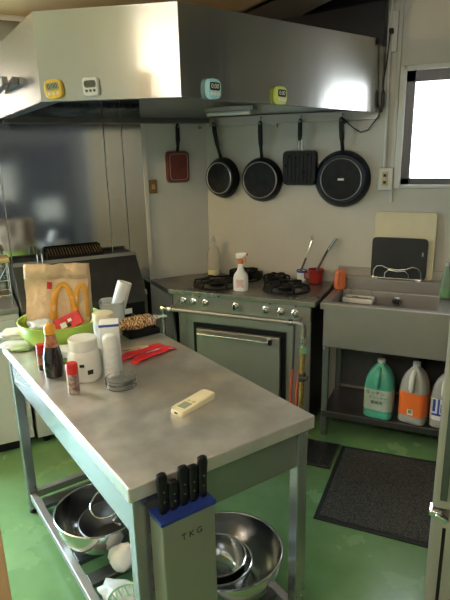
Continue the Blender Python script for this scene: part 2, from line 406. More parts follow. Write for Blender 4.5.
# inner sloped baffles, inner gutter rim and grease channel along the wall
def inset(p, k=.07):
    c = Vector((-1.30, 2.55)); v = p-c; return p - v.normalized()*k
b = MB(); ring = [ha, hb, he, Vector((-1.53, 3.185)), Vector(hl)]
o_ = [inset(p, .014) for p in ring]; i_ = [inset(p, .085) for p in ring]
for k in range(5):
    if k in (2, 3): continue
    k2 = (k+1) % 5
    b.prism([hp(o_[k]), hp(o_[k2]), hp(i_[k2]), hp(i_[k])], .004, .022)
b.build('grease_gutter', M['steel_dark'], hood, smooth=False)
b = MB(); wslab(b, .02, 1.20, .015, .10, 1.772, 1.785); wslab(b, .02, 1.20, .090, .10, 1.785, 1.80)
o = b.build('wall_channel', M['steel_dark'], hood, smooth=False); o.location = (1.2, -2.4, -HB)
b = MB(); i2 = [inset(p, .10) for p in ring]
b.face([(*hp(p), .20) for p in i2]); b.build('dark_liner', M['steel_dark'], hood, smooth=False, solid=.004)
b = MB()
for k in range(3):
    c = W(.45+.33*k, .55, 1.90); n0 = len(b.bm.verts)
    for q in range(7):
        b.box((c.x+1.2 + DW.x*(q-3)*.04, c.y-2.4 + DW.y*(q-3)*.04, c.z-HB), (.022, .40, .03), rz=AW)
b.build('baffle_filter', M['steel_dark'], hood, smooth=False)
b = MB(); b.tube([(x+1.2, 3.11-2.4, 1.822-HB) for x in (-1.48, -1.20)], .014, 12)
b.build('lamp_tube', M['white_pl'], hood)
b = MB(); b.bx(-1.50+1.2, -1.18+1.2, 3.10-2.4, 3.17-2.4, .048, .075); b.build('lamp_holder', M['steel'], hood, smooth=False, bevel=.004)
# dark duct casing behind the hood
b = MB(); b.bx(-1.20, -.452, 3.10, 3.198, 2.12, CH-.002)
tag(b.build('duct_casing', M['black'], smooth=False, bevel=.003), 'dark duct casing on the wall above the range hood', 'duct')

# ------------------------------------------------------------------ kitchen timers on the hood
def timer(label, body, screen, digits, digit_mat, p, q, t, z, w, h, tilt=0, shape=4.0, small=False):
    d = (q-p).normalized(); n = Vector((d.y, -d.x))
    if n.dot(Vector((0, -1))) < 0: n = -n
    pos = p + d*t
    rz = math.atan2(d.y, d.x)
    o = thing('kitchen_timer', label, 'kitchen timer', (pos.x, pos.y, z), rz, 'kitchen timers on the hood')
    rt = Matrix.Rotation(tilt, 3, 'Y')
    bm = MB(); secs = []
    for (k, y) in ((.94, -.0005), (1, -.004), (1, -.016), (.92, -.020)):
        secs.append([rt @ Vector((x_, y, z_)) for (x_, z_, _) in sq(w/2*k, h/2*k, 0, 32, shape)])
    bm.loft(secs); bm.build('case', body, o)
    bm = MB(); bm.loft([[rt @ Vector((x_, y, z_+h*.12)) for (x_, z_, _) in sq(w*.36, h*.20, 0, 24, 6)] for y in (-.019, -.0212)])
    bm.build('screen', screen, o)
    x = text('digits', digits, h*.34, digit_mat, o, rt @ Vector((0, -.0216, h*.12)), (R(90), tilt, 0), .0003)
    for k in (-1, 0, 1):
        bm = MB(); bm.loft([[rt @ Vector((x_+k*w*.25, y, z_-h*.25)) for (x_, z_, _) in sq(w*.08, h*.075, 0, 16, 3)] for y in (-.019, -.0225)])
        bm.build('button', screen if small else M['white_pl'], o)
    return o
u1 = (hb-ha).normalized()
timer('rounded yellow kitchen timer on the hood front, left of the white one', M['yellow'], M['lcd_pale'], '0:00', M['dig'], ha, hb, (Vector((-1.372, 1.62))-ha).length, 1.828, .066, .064, R(-6), 3.2)
timer('square white kitchen timer on the hood front', M['white_pl'], M['lcd'], '00:00', M['dig'], ha, hb, (Vector((-1.24, 1.66))-ha).length, 1.832, .056, .060, R(-2), 7, small=True)
timer('light blue kitchen timer on the right side of the hood', M['blue_lt'], M['lcd_dark'], '0:00', M['dig_lt'], hb, he, (Vector((-.890, 1.898))-hb).length, 1.822, .072, .070, 0, 3.4)
timer('yellow green kitchen timer farthest along the hood side', M['lime'], M['lcd_dark'], '0:00', M['dig_lt'], hb, he, (Vector((-.762, 2.286))-hb).length, 1.822, .076, .072, 0, 3.4)

# ------------------------------------------------------------------ rail and hanging pans
rail = thing('pan_rail', 'long steel rail on the wall under the hood holding pans', 'rail', (-1.07, 3.2, 1.78))
b = MB(); b.bx(-.43, .60, -.035, -.025, -.026, .030); b.bx(-.43, .60, -.035, -.002, .022, .030)
b.build('rail_bar', M['steel'], rail, smooth=False, bevel=.002)
for x in (-.40, 0, .40):
    b = MB(); b.bx(x-.012, x+.012, -.03, -.001, -.045, .02); b.build('bracket', M['steel'], rail, smooth=False, bevel=.002)
pan_tops = {}
for x in (-1.447, -1.150, -.905, -.667):
    b = MB(); xx = x+1.07; b.tube([(xx, -.036, .010), (xx, -.055, .012), (xx, -.058, -.004), (xx, -.058, -.02), (xx, -.068, -.026), (xx, -.076, -.018)], .003, 8)
    b.build('hook', M['steel'], rail)

def frying_pan(label, x, z, rad, ztop, hx, coat, ring, depth=.045, base=.78, logo=False, yaw=0):
    o = thing('frying_pan', label, 'frying pan', (x, 3.195, z), yaw, 'pans hanging on the wall rail')
    y0 = -.012
    bm = MB(); prof = [(rad*.985, .0), (rad, .004), (rad*.99, .010), (rad*.90, depth*.75), (rad*.84, depth), (0, depth), ]
    inner = [(0, depth-.004), (rad*.82, depth-.004), (rad*.965, .002), (rad*.985, .0)]
    bm.lathe(inner + prof, 48, (0, y0, 0), RX90, cap=False); bm.build('pan_body', coat, o)
    bm = MB(); bm.lathe([(rad*base, depth-.001), (rad*base, depth+.003), (0, depth+.003)], 48, (0, y0, 0), RX90); bm.build('base_disc', M['pan_base'], o)
    bm = MB(); bm.torus((0, y0-depth-.002, 0), rad*base, .0032 if not ring else ring, 48, 6, RX90); bm.build('base_ring', M['pan_ring'], o)
    dz = ztop - z; dx = hx - x
    bm = MB(); secs = []
    for t, w, th, yy in ((0, .011, .007, -.020), (.12, .010, .007, -.028), (.30, .010, .007, -.040), (.42, .014, .008, -.045), (.75, .015, .009, -.055), (.93, .013, .008, -.058), (1, .008, .006, -.058)):
        zz = rad*.93 + (dz-rad*.93)*t; xx = dx*(.35+.65*t)
        secs.append([(xx+px_, yy+py_, zz) for (px_, py_, _) in sq(w, th, 0, 16, 3)])
    bm.loft(secs); h_ = bm.build('handle', M['black_pl'], o)
    bm = MB(); bm.torus((dx*.97, -.064, dz-.016), .006, .0022, 16, 6, RX90); bm.build('hanging_eye', M['steel'], h_)
    if logo:
        bm = MB(); bm.box((0, y0-depth-.0038, 0), (.036, .001, .011)); bm.build('logo_mark', M['pan_ring'], o, smooth=False)
    return o
frying_pan('small black frying pan hanging leftmost on the back wall rail', -1.412, 1.440, .128, 1.775, -1.447, M['pan_coat'], .0042, .05, .74, yaw=R(-14))
frying_pan('black frying pan with scratched base between small pan and grill pan', -1.154, 1.428, .134, 1.772, -1.150, M['pan_coat'], .0040, .045, .80)
frying_pan('largest frying pan, dark blue with silver ring, rightmost on rail', -.657, 1.432, .162, 1.772, -.667, M['navy'], .0030, .05, .72, logo=True)
g = thing('grill_pan', 'square black ridged grill pan hanging on the rail', 'grill pan', (-.911, 3.195, 1.497), 0, 'pans hanging on the wall rail')
b = MB(); b.loft([[(x, y, z) for (x, z, _) in sq(.105*k, .102*k, 0, 32, 9)] for k, y in ((1, -.015), (1, -.022), (.95, -.05))]); b.build('pan_body', M['pan_coat'], g)
b = MB()
for k in range(7): b.box((-.072+.024*k, -.052, 0), (.008, .006, .165))
b.build('ridge_base', M['black'], g, smooth=False, bevel=.001)
b = MB(); b.tube([(-.006, -.03, .095), (-.007, -.04, .17)], .004, 8); b.tube([(.014, -.03, .095), (.013, -.04, .17)], .004, 8); b.build('handle_wire', M['chrome'], g)
b = MB(); b.loft([[(x+.004, y-.05, z) for (x, y, _) in sq(w, .008, 0, 16, 3)] for w, z in ((.010, .155), (.013, .18), (.012, .255), (.007, .277))]); hh = b.build('handle', M['black_pl'], g)
b = MB(); b.torus((.005, -.059, .262), .006, .002, 16, 6, RX90); b.build('hanging_eye', M['steel'], hh)
# red square pan on the left wall board
g = thing('omelette_pan', 'square worn red omelette pan hanging on the white wall board', 'omelette pan', W(.211, .0, 1.515), AW+PI)
# local x runs away from the camera side of the wall, local -y points into the room
b = MB(); b.loft([[(x, y, z) for (x, z, _) in sq(.075*k, .096*k, 0, 32, 8)] for k, y in ((1, -.012), (1, -.018), (.93, -.045))]); b.build('pan_body', M['red_pan'], g)
b = MB(); b.tube([(x, -.046, z) for (x, z, _) in sq(.058, .078, 0, 32, 8)], .0022, 6, closed=True); b.build('base_line', M['red_pan_line'], g)
b = MB(); b.loft([[(x+.003, yy+y, z) for (x, y, _) in sq(w, .007, 0, 16, 3)] for w, z, yy in ((.009, .09, -.025), (.009, .13, -.035), (.014, .16, -.04), (.013, .235, -.044), (.008, .258, -.044))]); hh = b.build('handle', M['black_pl'], g)
b = MB(); b.tube([(.003, -.002, .236), (.003, -.058, .236), (.003, -.060, .244)], .003, 8); b.build('wall_hook', M['steel'], g)
b = MB(); b.lathe([(.010, 0), (.012, .004), (.004, .006), (.004, .022), (.009, .024), (.006, .030), (0, .031)], 16, W(.045, 0, 1.75), Matrix.Rotation(AW, 3, 'Z') @ Matrix.Rotation(R(-90), 3, 'X'))
tag(b.build('wall_hook', M['steel']), 'small empty steel wall hook near the wall corner', 'hook')
# brown switch plate
g = thing('switch_plate', 'small brown switch plate on the edge of white wall board', 'switch', W(.372, .0, 1.40), AW+PI)
b = MB(); b.bx(-.026, .026, -.009, -.0005, -.042, .042); b.build('plate', M['brown'], g, smooth=False, bevel=.003)
b = MB(); b.bx(-.010, .010, -.013, -.008, -.014, .014); b.build('rocker', M['tan_top'], g, smooth=False, bevel=.002)

# outlet, conduit, plug and cord
g = thing('wall_outlet', 'cream surface outlet box with conduit left of the window', 'outlet', (-.413, 3.2, 1.432))
b = MB(); b.bx(-.038, .038, -.035, -.001, -.062, .062); b.build('box', M['offwhite'], g, smooth=False, bevel=.004)
b = MB(); b.bx(-.020, .012, -.039, -.034, -.035, .040); pl_ = b.build('cover', M['tan_top'], g, smooth=False, bevel=.002)
for z in (-.018, .020):
    b = MB(); b.bx(-.012, .004, -.041, -.0385, z-.008, z+.008); b.build('socket', M['lcd_dark'], pl_, smooth=False)
b = MB(); b.tube([(-.012, -.014, .06), (-.018, -.014, .70), (-.020, -.014, CH-1.432-.003)], .009, 10); b.build('conduit', M['offwhite'], g)
g = thing('wall_socket', 'small wall socket with black plug beside the duct casing', 'socket', (-.425, 3.2, 2.19))
b = MB(); b.bx(-.022, .03, -.02, -.001, -.10, .10); b.build('plate', M['offwhite'], g, smooth=False, bevel=.003)
b = MB(); b.bx(-.012, .010, -.055, -.019, -.012, .012); b.build('plug', M['black_pl'], g, smooth=False, bevel=.004)
b = MB(); q = [(-.43, 3.15, 2.18), (-.437, 3.145, 2.05), (-.452, 3.14, 1.93), (-.447, 3.14, 1.86), (-.462, 3.145, 1.80), (-.47, 3.15, 1.765), (-.52, 3.16, 1.70), (-.56, 3.165, 1.688), (-.60, 3.165, 1.71), (-.635, 3.165, 1.74), (-.66, 3.16, 1.765)]
b.tube(q, .0032, 8)
cd = tag(b.build('power_cord', M['black_pl']), 'thin black cord looping down the hood end to the rail', 'cord')
b = MB(); b.loft([[(-.447+x, 3.138+y, z) for (x, y, _) in sq(w, .008, 0, 12, 3)] for w, z in ((.005, 1.90), (.010, 1.885), (.010, 1.83), (.005, 1.81))]); b.build('cord_switch', M['black_pl'], cd)

# ------------------------------------------------------------------ gas range
ST = .815
gr = thing('gas_range', 'stainless gas range with three burners and oven under the hood', 'gas range', (-1.12, 2.68, 0))
def G(p): return (p[0]+1.12, p[1]-2.68)
wl42 = W(.43, .012)
b = MB(); b.prism([G((-1.571, 2.68)), G((-.676, 2.68)), G((-.676, 3.185)), G((-1.528, 3.185)), G(wl42)], ST-.028, ST)
b.build('worktop', M['range_top'], gr, smooth=False, bevel=.003)
b = MB(); b.bx(-.415, .412, .05, .48, .12, ST-.029); b.build('body', M['steel'], gr, smooth=False, bevel=.003)
b = MB(); b.bx(-.440, .414, .030, .05, .69, ST-.029); b.build('control_panel', M['steel'], gr, smooth=False, bevel=.004)
b = MB(); b.bx(.412, .416, .055, .478, .10, ST-.03); b.build('side_panel', M['black'], gr, smooth=False)  # black sheet standing in for the shade in the gap beside the sink
b = MB(); b.bx(-.41, .41, .10, .45, .03, .13); b.build('plinth', M['black'], gr, smooth=False)
for x in (-.38, .38):
    for y in (.09, .44):
        b = MB(); b.tube([(x, y, 0), (x, y, .13)], .02, 12); b.build('leg', M['steel'], gr)
b = MB(); b.bx(-.445, -.430, .035, .075, .10, ST-.03); b.build('corner_post', M['black'], gr, smooth=False)
# knobs
for x in (-1.486, -1.420, -1.340, -1.146, -.963, -.874, -.793):
    z = .742 + (x+1.14)*-.012
    b = MB(); b.lathe([(.021, 0), (.021, .006), (.016, .009), (.015, .024), (.012, .026), (0, .026)], 20, (x+1.12, .030, z), RX90)
    k_ = b.build('knob', M['chrome'], gr)
    b = MB(); b.box((x+1.12, .002, z), (.007, .014, .034)); b.build('grip', M['black_pl'] if x in (-1.146,) else M['chrome'], k_, smooth=False, bevel=.002)
b = MB()
for x in (-.26, .18, .33): b.box((x, .029, .776), (.010, .003, .006))
b.build('dial_marks', M['black'], gr, smooth=False)
# oven door
b = MB(); x0, x1, z0, z1 = -.311, .271, .17, .611
b.bx(x0, x1, .040, .052, z0, z1); b.build('oven_surround', M['black'], gr, smooth=False)
b = MB(); b.bx(x0+.028, x1-.028, .018, .045, z0+.028, z1-.028); dr = b.build('oven_door', M['steel'], gr, smooth=False, bevel=.004)
b = MB(); b.tube([(-.262, -.012, .560), (.190, -.012, .560)], .0075, 12)
for x in (-.24, .17): b.tube([(x, -.012, .560), (x, .022, .560)], .007, 10)
b.build('oven_handle', M['chrome'], dr)
b = MB(); b.bx(.185, .205, -.022, -.002, .548, .574); b.build('handle_end', M['black_pl'], dr, smooth=False, bevel=.002)
b = MB(); b.bx(.16, .20, .012, .020, .205, .228); b.build('door_badge', M['chrome'], dr, smooth=False, bevel=.002)
# front gas pipe with elbow, valve and hoses
px0, px1, pz, py = -.457, .372, .712, -.060
b = MB(); b.tube([(px0, py, pz), (px1, py, pz), (px1+.014, py, pz-.004), (px1+.024, py, pz-.014), (px1+.028, py, pz-.030), (px1+.028, py, .58)], .0135, 14)
gp = b.build('gas_pipe', M['steel'], gr)
for p_, q_, r_, s_ in (((px0-.011, py, pz), (px0+.011, py, pz), .019, 14), ((px0+.039, py, pz), (px0+.061, py, pz), .019, 14), ((px1-.051, py, pz), (px1-.029, py, pz), .019, 14),
                       ((px1+.028, py, .60), (px1+.028, py, .635), .019, 14), ((px1+.028, py, .545), (px1+.028, py, .585), .021, 8)):
    b = MB(); b.tube([p_, q_], r_, s_); b.build('pipe_coupling', M['chrome'], gp)
b = MB(); b.tube([(px0, py, pz), (px0, py, .12)], .011, 12); b.tube([(px0+.055, py, pz), (px0+.055, py+.03, .55), (px0+.055, .02, .14)], .010, 10); b.build('drop_pipe', M['steel_leg'], gp)
for x in (px0, px1-.04):
    b = MB(); b.tube([(x+.03, py, pz), (x+.03, .035, pz)], .006, 8); b.build('pipe_bracket', M['steel'], gp)
b = MB(); b.tube([(px1+.028, py, .548), (px1+.026, py, .50), (px1+.024, py, .42), (px1+.022, py, .30), (px1+.010, py+.02, .12)], .014, 12)
b.build('flexible_hose', M['brass'], gp)
b = MB(); b.box((px1+.036, py-.01, .405), (.045, .028, .020)); b.tube([(px1+.024, py, .43), (px1+.024, py, .38)], .020, 10); b.build('valve', M['steel_dark'], gp, bevel=.003)
b = MB(); b.tube([(px1-.026, py+.012, pz-.012), (px1-.034, py+.03, .56), (px1-.040, py+.035, .42)], .007, 10); b.build('grey_hose', M['hose_grey'], gp)
b = MB(); b.tube([(px1-.040, py+.035, .43), (px1-.050, py+.04, .30), (px1-.052, py+.045, .10), (px1-.06, .05, .02)], .0085, 10)
b.tube([(px1+.008, py+.012, .44), (px1-.010, py+.018, .30), (px1-.015, py+.03, .10)], .008, 10); b.build('red_hose', M['hose_red'], gp)
# burners
def burner(x, y, r, rz, raised=0.0):
    o = MB(); o.lathe([(r*1.0, .0), (r*1.0, .006), (r*.93, .009), (r*.70, .002), (r*.66, .0)], 40, (x, y, ST), cap=False); p = o.build('burner_tray', M['black'], gr)
    p.location = (1.12, -2.68, 0)
    o = MB(); o.lathe([(.05, 0), (.05, .014), (.042, .020), (.030, .020), (.028, .026), (0, .027)], 28, (x, y, ST+.001)); o.build('burner_head', M['black_iron'], p)
    o = MB(); o.torus((x, y, ST+.030+raised), r*.66, .0065, 36, 6)
    for k in range(6):
        a = rz+k*PI/3
        o.tube([(x+math.cos(a)*r*.30, y+math.sin(a)*r*.30, ST+.040+raised), (x+math.cos(a)*r*.62, y+math.sin(a)*r*.62, ST+.038+raised), (x+math.cos(a)*r*.92, y+math.sin(a)*r*.92, ST+.030+raised), (x+math.cos(a)*r*.94, y+math.sin(a)*r*.94, ST+.006)], .007, 6)
    o.build('trivet', M['black_iron'], p)
burner(-1.335, 2.875, .150, .3)
burner(-.905, 2.905, .140, .1)
burner(-1.235, 3.08, .105, .0, .022)
burner(-1.03, 3.10, .085, .2)
b = MB(); b.bx(-.235, -.02, .42, .47, ST, ST+.045); b.build('rear_vent', M['black'], gr, smooth=False, bevel=.004)

# things on the range
g = thing('spray_bottle', 'white trigger spray bottle with red collar standing on the range', 'spray bottle', (-1.150, 2.80, ST), R(8))
b = MB(); b.loft([sq(.043*k, .028*k2, z, 28, 3) for k, k2, z in ((.90, .9, 0), (1, 1, .006), (1, 1, .075), (.85, .95, .098), (.50, .66, .118), (.36, .55, .14), (.30, .46, .165))]); b.build('bottle', M['spray'], g)
b = MB(); b.loft([sq(.033, .0287, z, 20, 4, (0, 0)) for z in (.022, .070)]); b.build('label_print', M['spray_lbl'], g)
b = MB(); b.lathe([(.016, .160), (.018, .163), (.018, .180), (.014, .184)], 20); b.build('collar', M['orange'], g)
b = MB(); b.loft([[(x, y, z) for (y, z, _) in sq(w, h, 0, 16, 3, (0, zc))] for x, w, h, zc in ((-.026, .009, .012, .205), (-.012, .013, .019, .203), (.012, .013, .017, .207), (.030, .009, .010, .214), (.036, .006, .007, .214))]); b.build('trigger_head', M['spray'], g)
b = MB(); b.tube([(.020, 0, .203), (.030, 0, .188), (.030, 0, .168)], [.005, .005, .004], 8); b.build('trigger', M['orange'], g)
b = MB(); b.lathe([(.007, 0), (.007, .008), (0, .008)], 12, (.036, 0, .214), Matrix.Rotation(R(90), 3, 'Y')); b.build('nozzle', M['red'], g)
g = thing('oil_bottle', 'clear soft plastic bottle at the back left of the range', 'bottle', (-1.47, 3.115, ST))
b = MB(); b.lathe([(.036, 0), (.040, .005), (.040, .15), (.034, .175), (.016, .205), (.014, .225)], 28); b.build('bottle', M['clear_pl'], g)
b = MB(); b.lathe([(.015, .222), (.015, .245), (.006, .252), (.004, .265), (0, .265)], 20); b.build('spout_cap', M['milky'], g)
b = MB(); b.lathe([(.0402, .004), (.0406, .035), (.0402, .042)], 28, cap=False); b.build('liquid', M['liquid'], g)
# mugs holding utensils
g = thing('white_mug', 'white cup with blue rim holding a ladle, on range corner', 'cup', (-.872, 3.115, ST))
b = MB(); b.lathe([(.026, 0), (.030, .004), (.031, .070), (.027, .070), (.026, .006), (0, .006)], 28); b.build('cup_body', M['paper'], g)
b = MB(); b.lathe([(.0315, .062), (.034, .070), (.031, .076), (.026, .072), (.0312, .062)], 28, cap=False); b.build('rim', M['blue_ink'], g)
g = thing('red_mug', 'red enamel pot holding a steel handled tool beside white cup', 'pot', (-.785, 3.115, ST))
b = MB(); b.lathe([(.034, 0), (.040, .005), (.047, .080), (.049, .086), (.045, .086), (.037, .008), (0, .008)], 32); b.build('pot_body', M['red_mug'], g)
b = MB(); b.tube([(-.045, -.012, .065), (-.066, -.02, .06), (-.064, -.02, .03), (-.040, -.012, .022)], .005, 8); b.build('handle', M['red_mug'], g)
g = thing('ladle', 'steel handled tool leaning in the white cup', 'utensil', (-.872, 3.110, ST+.008))
b = MB(); b.tube([(-.012, 0, 0), (.0, .01, .07), (.045, .055, .24)], .0048, 8); b.tube([(.045, .055, .24), (.052, .060, .265), (.047, .063, .272), (.041, .058, .262), (.045, .055, .24)], .0035, 6); b.build('handle', M['chrome'], g)
b = MB(); b.tube([(-.010, .002, .05), (.018, .028, .14)], .0065, 8); b.build('grip', M['hose_grey'], g)
g = thing('tongs', 'steel tool with dark shaft leaning in the red pot', 'utensil', (-.785, 3.110, ST+.010))
b = MB(); b.tube([(-.015, -.005, 0), (.015, .01, .09), (.064, .05, .20)], .0068, 8); b.build('shaft', M['hose_grey'], g)
b = MB(); b.tube([(.060, .048, .19), (.102, .073, .258)], .0095, 10); b.build('handle', M['chrome'], g)

# ------------------------------------------------------------------ sink unit
SX0, SX1, SY0, SZ = -.663, .215, 2.744, .80
sk = thing('sink_unit', 'stainless sink unit on legs with open lower shelf, under window', 'sink', (-.34, 2.744, 0))
def S(x0, x1, y0, y1, z0, z1, m=None, n=None, par=None, bev=.003):
    bm = MB(); bm.bx(x0+.34, x1+.34, y0-2.744, y1-2.744, z0, z1); return bm.build(n, m or M['steel'], par or sk, smooth=False, bevel=bev)
bx0, bx1, by0, by1 = -.615, -.075, 2.800, 3.100
b = MB()
def rect(x0, x1, y0, y1, z): return [(x0+.34, y0-2.744, z), (x1+.34, y0-2.744, z), (x1+.34, y1-2.744, z), (x0+.34, y1-2.744, z)]
b.loft([rect(SX0, SX1, SY0, 3.106, SZ-.035), rect(SX0, SX1, SY0, 3.106, SZ), rect(bx0, bx1, by0, by1, SZ-.004), rect(bx0+.012, bx1-.012, by0+.012, by1-.008, SZ-.19)], cap=False)
o_r = rect(bx0+.012, bx1-.012, by0+.012, by1-.008, SZ-.19); b.face(o_r)
bmesh.ops.remove_doubles(b.bm, verts=b.bm.verts, dist=1e-5)
b.build('basin', M['steel'], sk, smooth=False, bevel=.004)
S(SX0+.018, SX1-.006, SY0+.006, SY0+.018, .548, SZ-.03, n='apron')
S(SX0+.018, SX0+.028, SY0+.018, 3.14, .60, SZ-.03, n='side_panel'); S(SX1-.018, SX1-.008, SY0+.018, 3.14, .60, SZ-.03, n='side_panel')
S(SX0+.03, SX1-.03, 3.150, 3.158, .16, .60, M['steel_dark'], 'dark_shade_panel'); S(SX0, SX1, 3.106, 3.180, SZ-.03, .868, n='rear_ledge'); S(SX0, SX1, 3.180, 3.195, SZ-.03, .915, n='backsplash')  # dark panel added behind the shelf for the shade under the sink
for x in (SX0+.035, SX1-.035):
    for y in (SY0+.026, 3.13):
        b = MB(); b.bx(x-.017+.34, x+.017+.34, y-.017-2.744, y+.017-2.744, .0, .60); lg = b.build('leg', M['steel_leg'], sk, smooth=False, bevel=.003)
b = MB(); b.bx(SX0+.02+.34, SX1-.02+.34, .012, .40, .135, .147); b.bx(SX0+.02+.34, SX1-.02+.34, .008, .020, .120, .158); b.build('lower_shelf', M['steel_dark'], sk, smooth=False, bevel=.002)
b = MB(); b.tube([(-.13+.34, .22, .60), (-.13+.34, .22, .40), (-.12+.34, .26, .30), (-.12+.34, .30, .16), (-.12+.34, .30, .0)], .022, 12); b.build('drain_pipe', M['black_pl'], sk)
b = MB(); b.lathe([(.026, 0), (.026, .004), (.018, .006), (0, .006)], 24, (-.30+.34, by1-.010-2.744, .748), RX90); ov = b.build('overflow_plate', M['chrome'], sk)
for a in range(4):
    b = MB(); b.lathe([(.005, 0), (.005, .0012), (0, .0012)], 10, (-.30+.34+.011*math.cos(a*PI/2+.6), by1-.016-2.744, .748+.011*math.sin(a*PI/2+.6)), RX90); b.build('overflow_hole', M['black'], ov)
# strainer tray hooked on the back of the basin
g = thing('strainer_tray', 'white framed strainer tray with food scraps in the sink', 'strainer', (-.51, 3.05, .752), R(-2))
b = MB()
for (x0, x1, y0, y1) in ((-.088, .088, -.045, -.038), (-.088, .088, .030, .037), (-.088, -.080, -.045, .037), (.080, .088, -.045, .037)): b.bx(x0, x1, y0, y1, -.012, .016)
b.bx(-.088, .088, -.045, .037, -.012, -.008); b.build('tray_frame', M['paper'], g, smooth=False, bevel=.002)
b = MB(); b.lump((0, -.004, .0), (.155, .065, .028), .25, 5, 3); b.build('food_scraps', M['scrap'], g)
b = MB()
for x in (-.06, .06): b.tube([(x, .034, .01), (x, .044, .012), (x, .044, .052), (x, .058, .054), (x, .064, .049)], .003, 6)
b.build('rim_hook', M['chrome'], g)
# orange silicone holder on the left rim
g = thing('silicone_holder', 'orange folded silicone pot holder propped on sink left rim', 'pot holder', (-.628, 3.075, SZ+.001), R(20))
b = MB(); b.loft([sq(.036*k, .030*k, z, 24, 2.6, (xo, 0)) for k, z, xo in ((.78, 0, 0), (.95, .012, 0), (1, .05, 0), (.98, .085, .001), (.80, .108, .001), (.45, .118, .002))]); b.build('holder_body', M['orange'], g)
b = MB(); b.loft([[(x-.012, y, z) for (x, y) in ((-.0035, -.0325), (.0035, -.0325), (.0035, -.020), (-.0035, -.020))] for z in (.022, .108)]); b.build('fold_slot', M['hose_red'], g, smooth=False)
# chopping boards and wire stand
g = thing('wire_board_stand', 'chrome wire stand holding the black board at sink back', 'stand', (-.315, 3.118, .868))
for sx in (-1, 1):
    b = MB(); b.bx(sx*.118-.016, sx*.118+.016, -.012, .030, 0, .016); b.build('foot', M['chrome'], g, smooth=False, bevel=.003)
b = MB(); b.tube([(-.130, -.004, .012), (-.126, -.004, .055), (-.112, -.004, .076), (-.085, -.004, .080), (-.05, -.004, .066), (0, -.004, .060), (.05, -.004, .066), (.085, -.004, .080), (.112, -.004, .074), (.128, -.004, .050), (.132, -.004, .012)], .0045, 8)
b.tube([(-.066, -.008, .004), (-.064, -.008, .040), (-.045, -.008, .058), (0, -.008, .050), (.045, -.008, .056), (.064, -.008, .038), (.066, -.008, .004)], .0042, 8)
b.tube([(-.14, .0, .008), (.14, .0, .008)], .004, 8); b.build('wire_loop', M['chrome'], g)
g = thing('black_cutting_board', 'small black cutting board standing in the wire stand', 'cutting board', (-.312, 3.142, .868), rot=(R(-3), 0, 0))
b = MB(); b.loft([[(x, y, z+.120) for (x, z, _) in sq(.152, .118, 0, 40, 14)] for y in (-.006, .006)]); b.build('board', M['board_black'], g, bevel=.001)
b = MB(); b.box((.128, -.0068, .15), (.008, .001, .022)); b.build('hanging_mark', M['steel'], g, smooth=False)
g = thing('white_cutting_board', 'large cream cutting board leaning on the wall behind black board', 'cutting board', (-.292, 3.172, .868), rot=(R(-2), 0, 0))
b = MB(); b.loft([[(x, y, z+.190) for (x, z, _) in sq(.167, .190, 0, 40, 24)] for y in (-.010, .006)]); b.build('board', M['board_cream'], g, bevel=.001)
# green bottle at the right of the sink
g = thing('dish_soap_bottle', 'clear green squeeze bottle standing on sink right rim', 'bottle', (-.047, 3.07, SZ))
b = MB(); b.loft([sq(.030*k, .026*k, z, 24, 3) for k, z in ((.92, 0), (1, .006), (1, .085), (.92, .10), (.60, .155), (.33, .18))]); b.build('bottle', M['green_glass'], g)
b = MB(); b.loft([sq(.0305, .0265, z, 24, 3) for z in (.012, .055)]); b.build('label_band', mat('green_soap', (.14, .30, .13), .3), g)
b = MB(); b.lathe([(.012, .178), (.012, .195), (.005, .20), (.004, .212), (0, .212)], 16); b.build('cap', M['milky'], g)

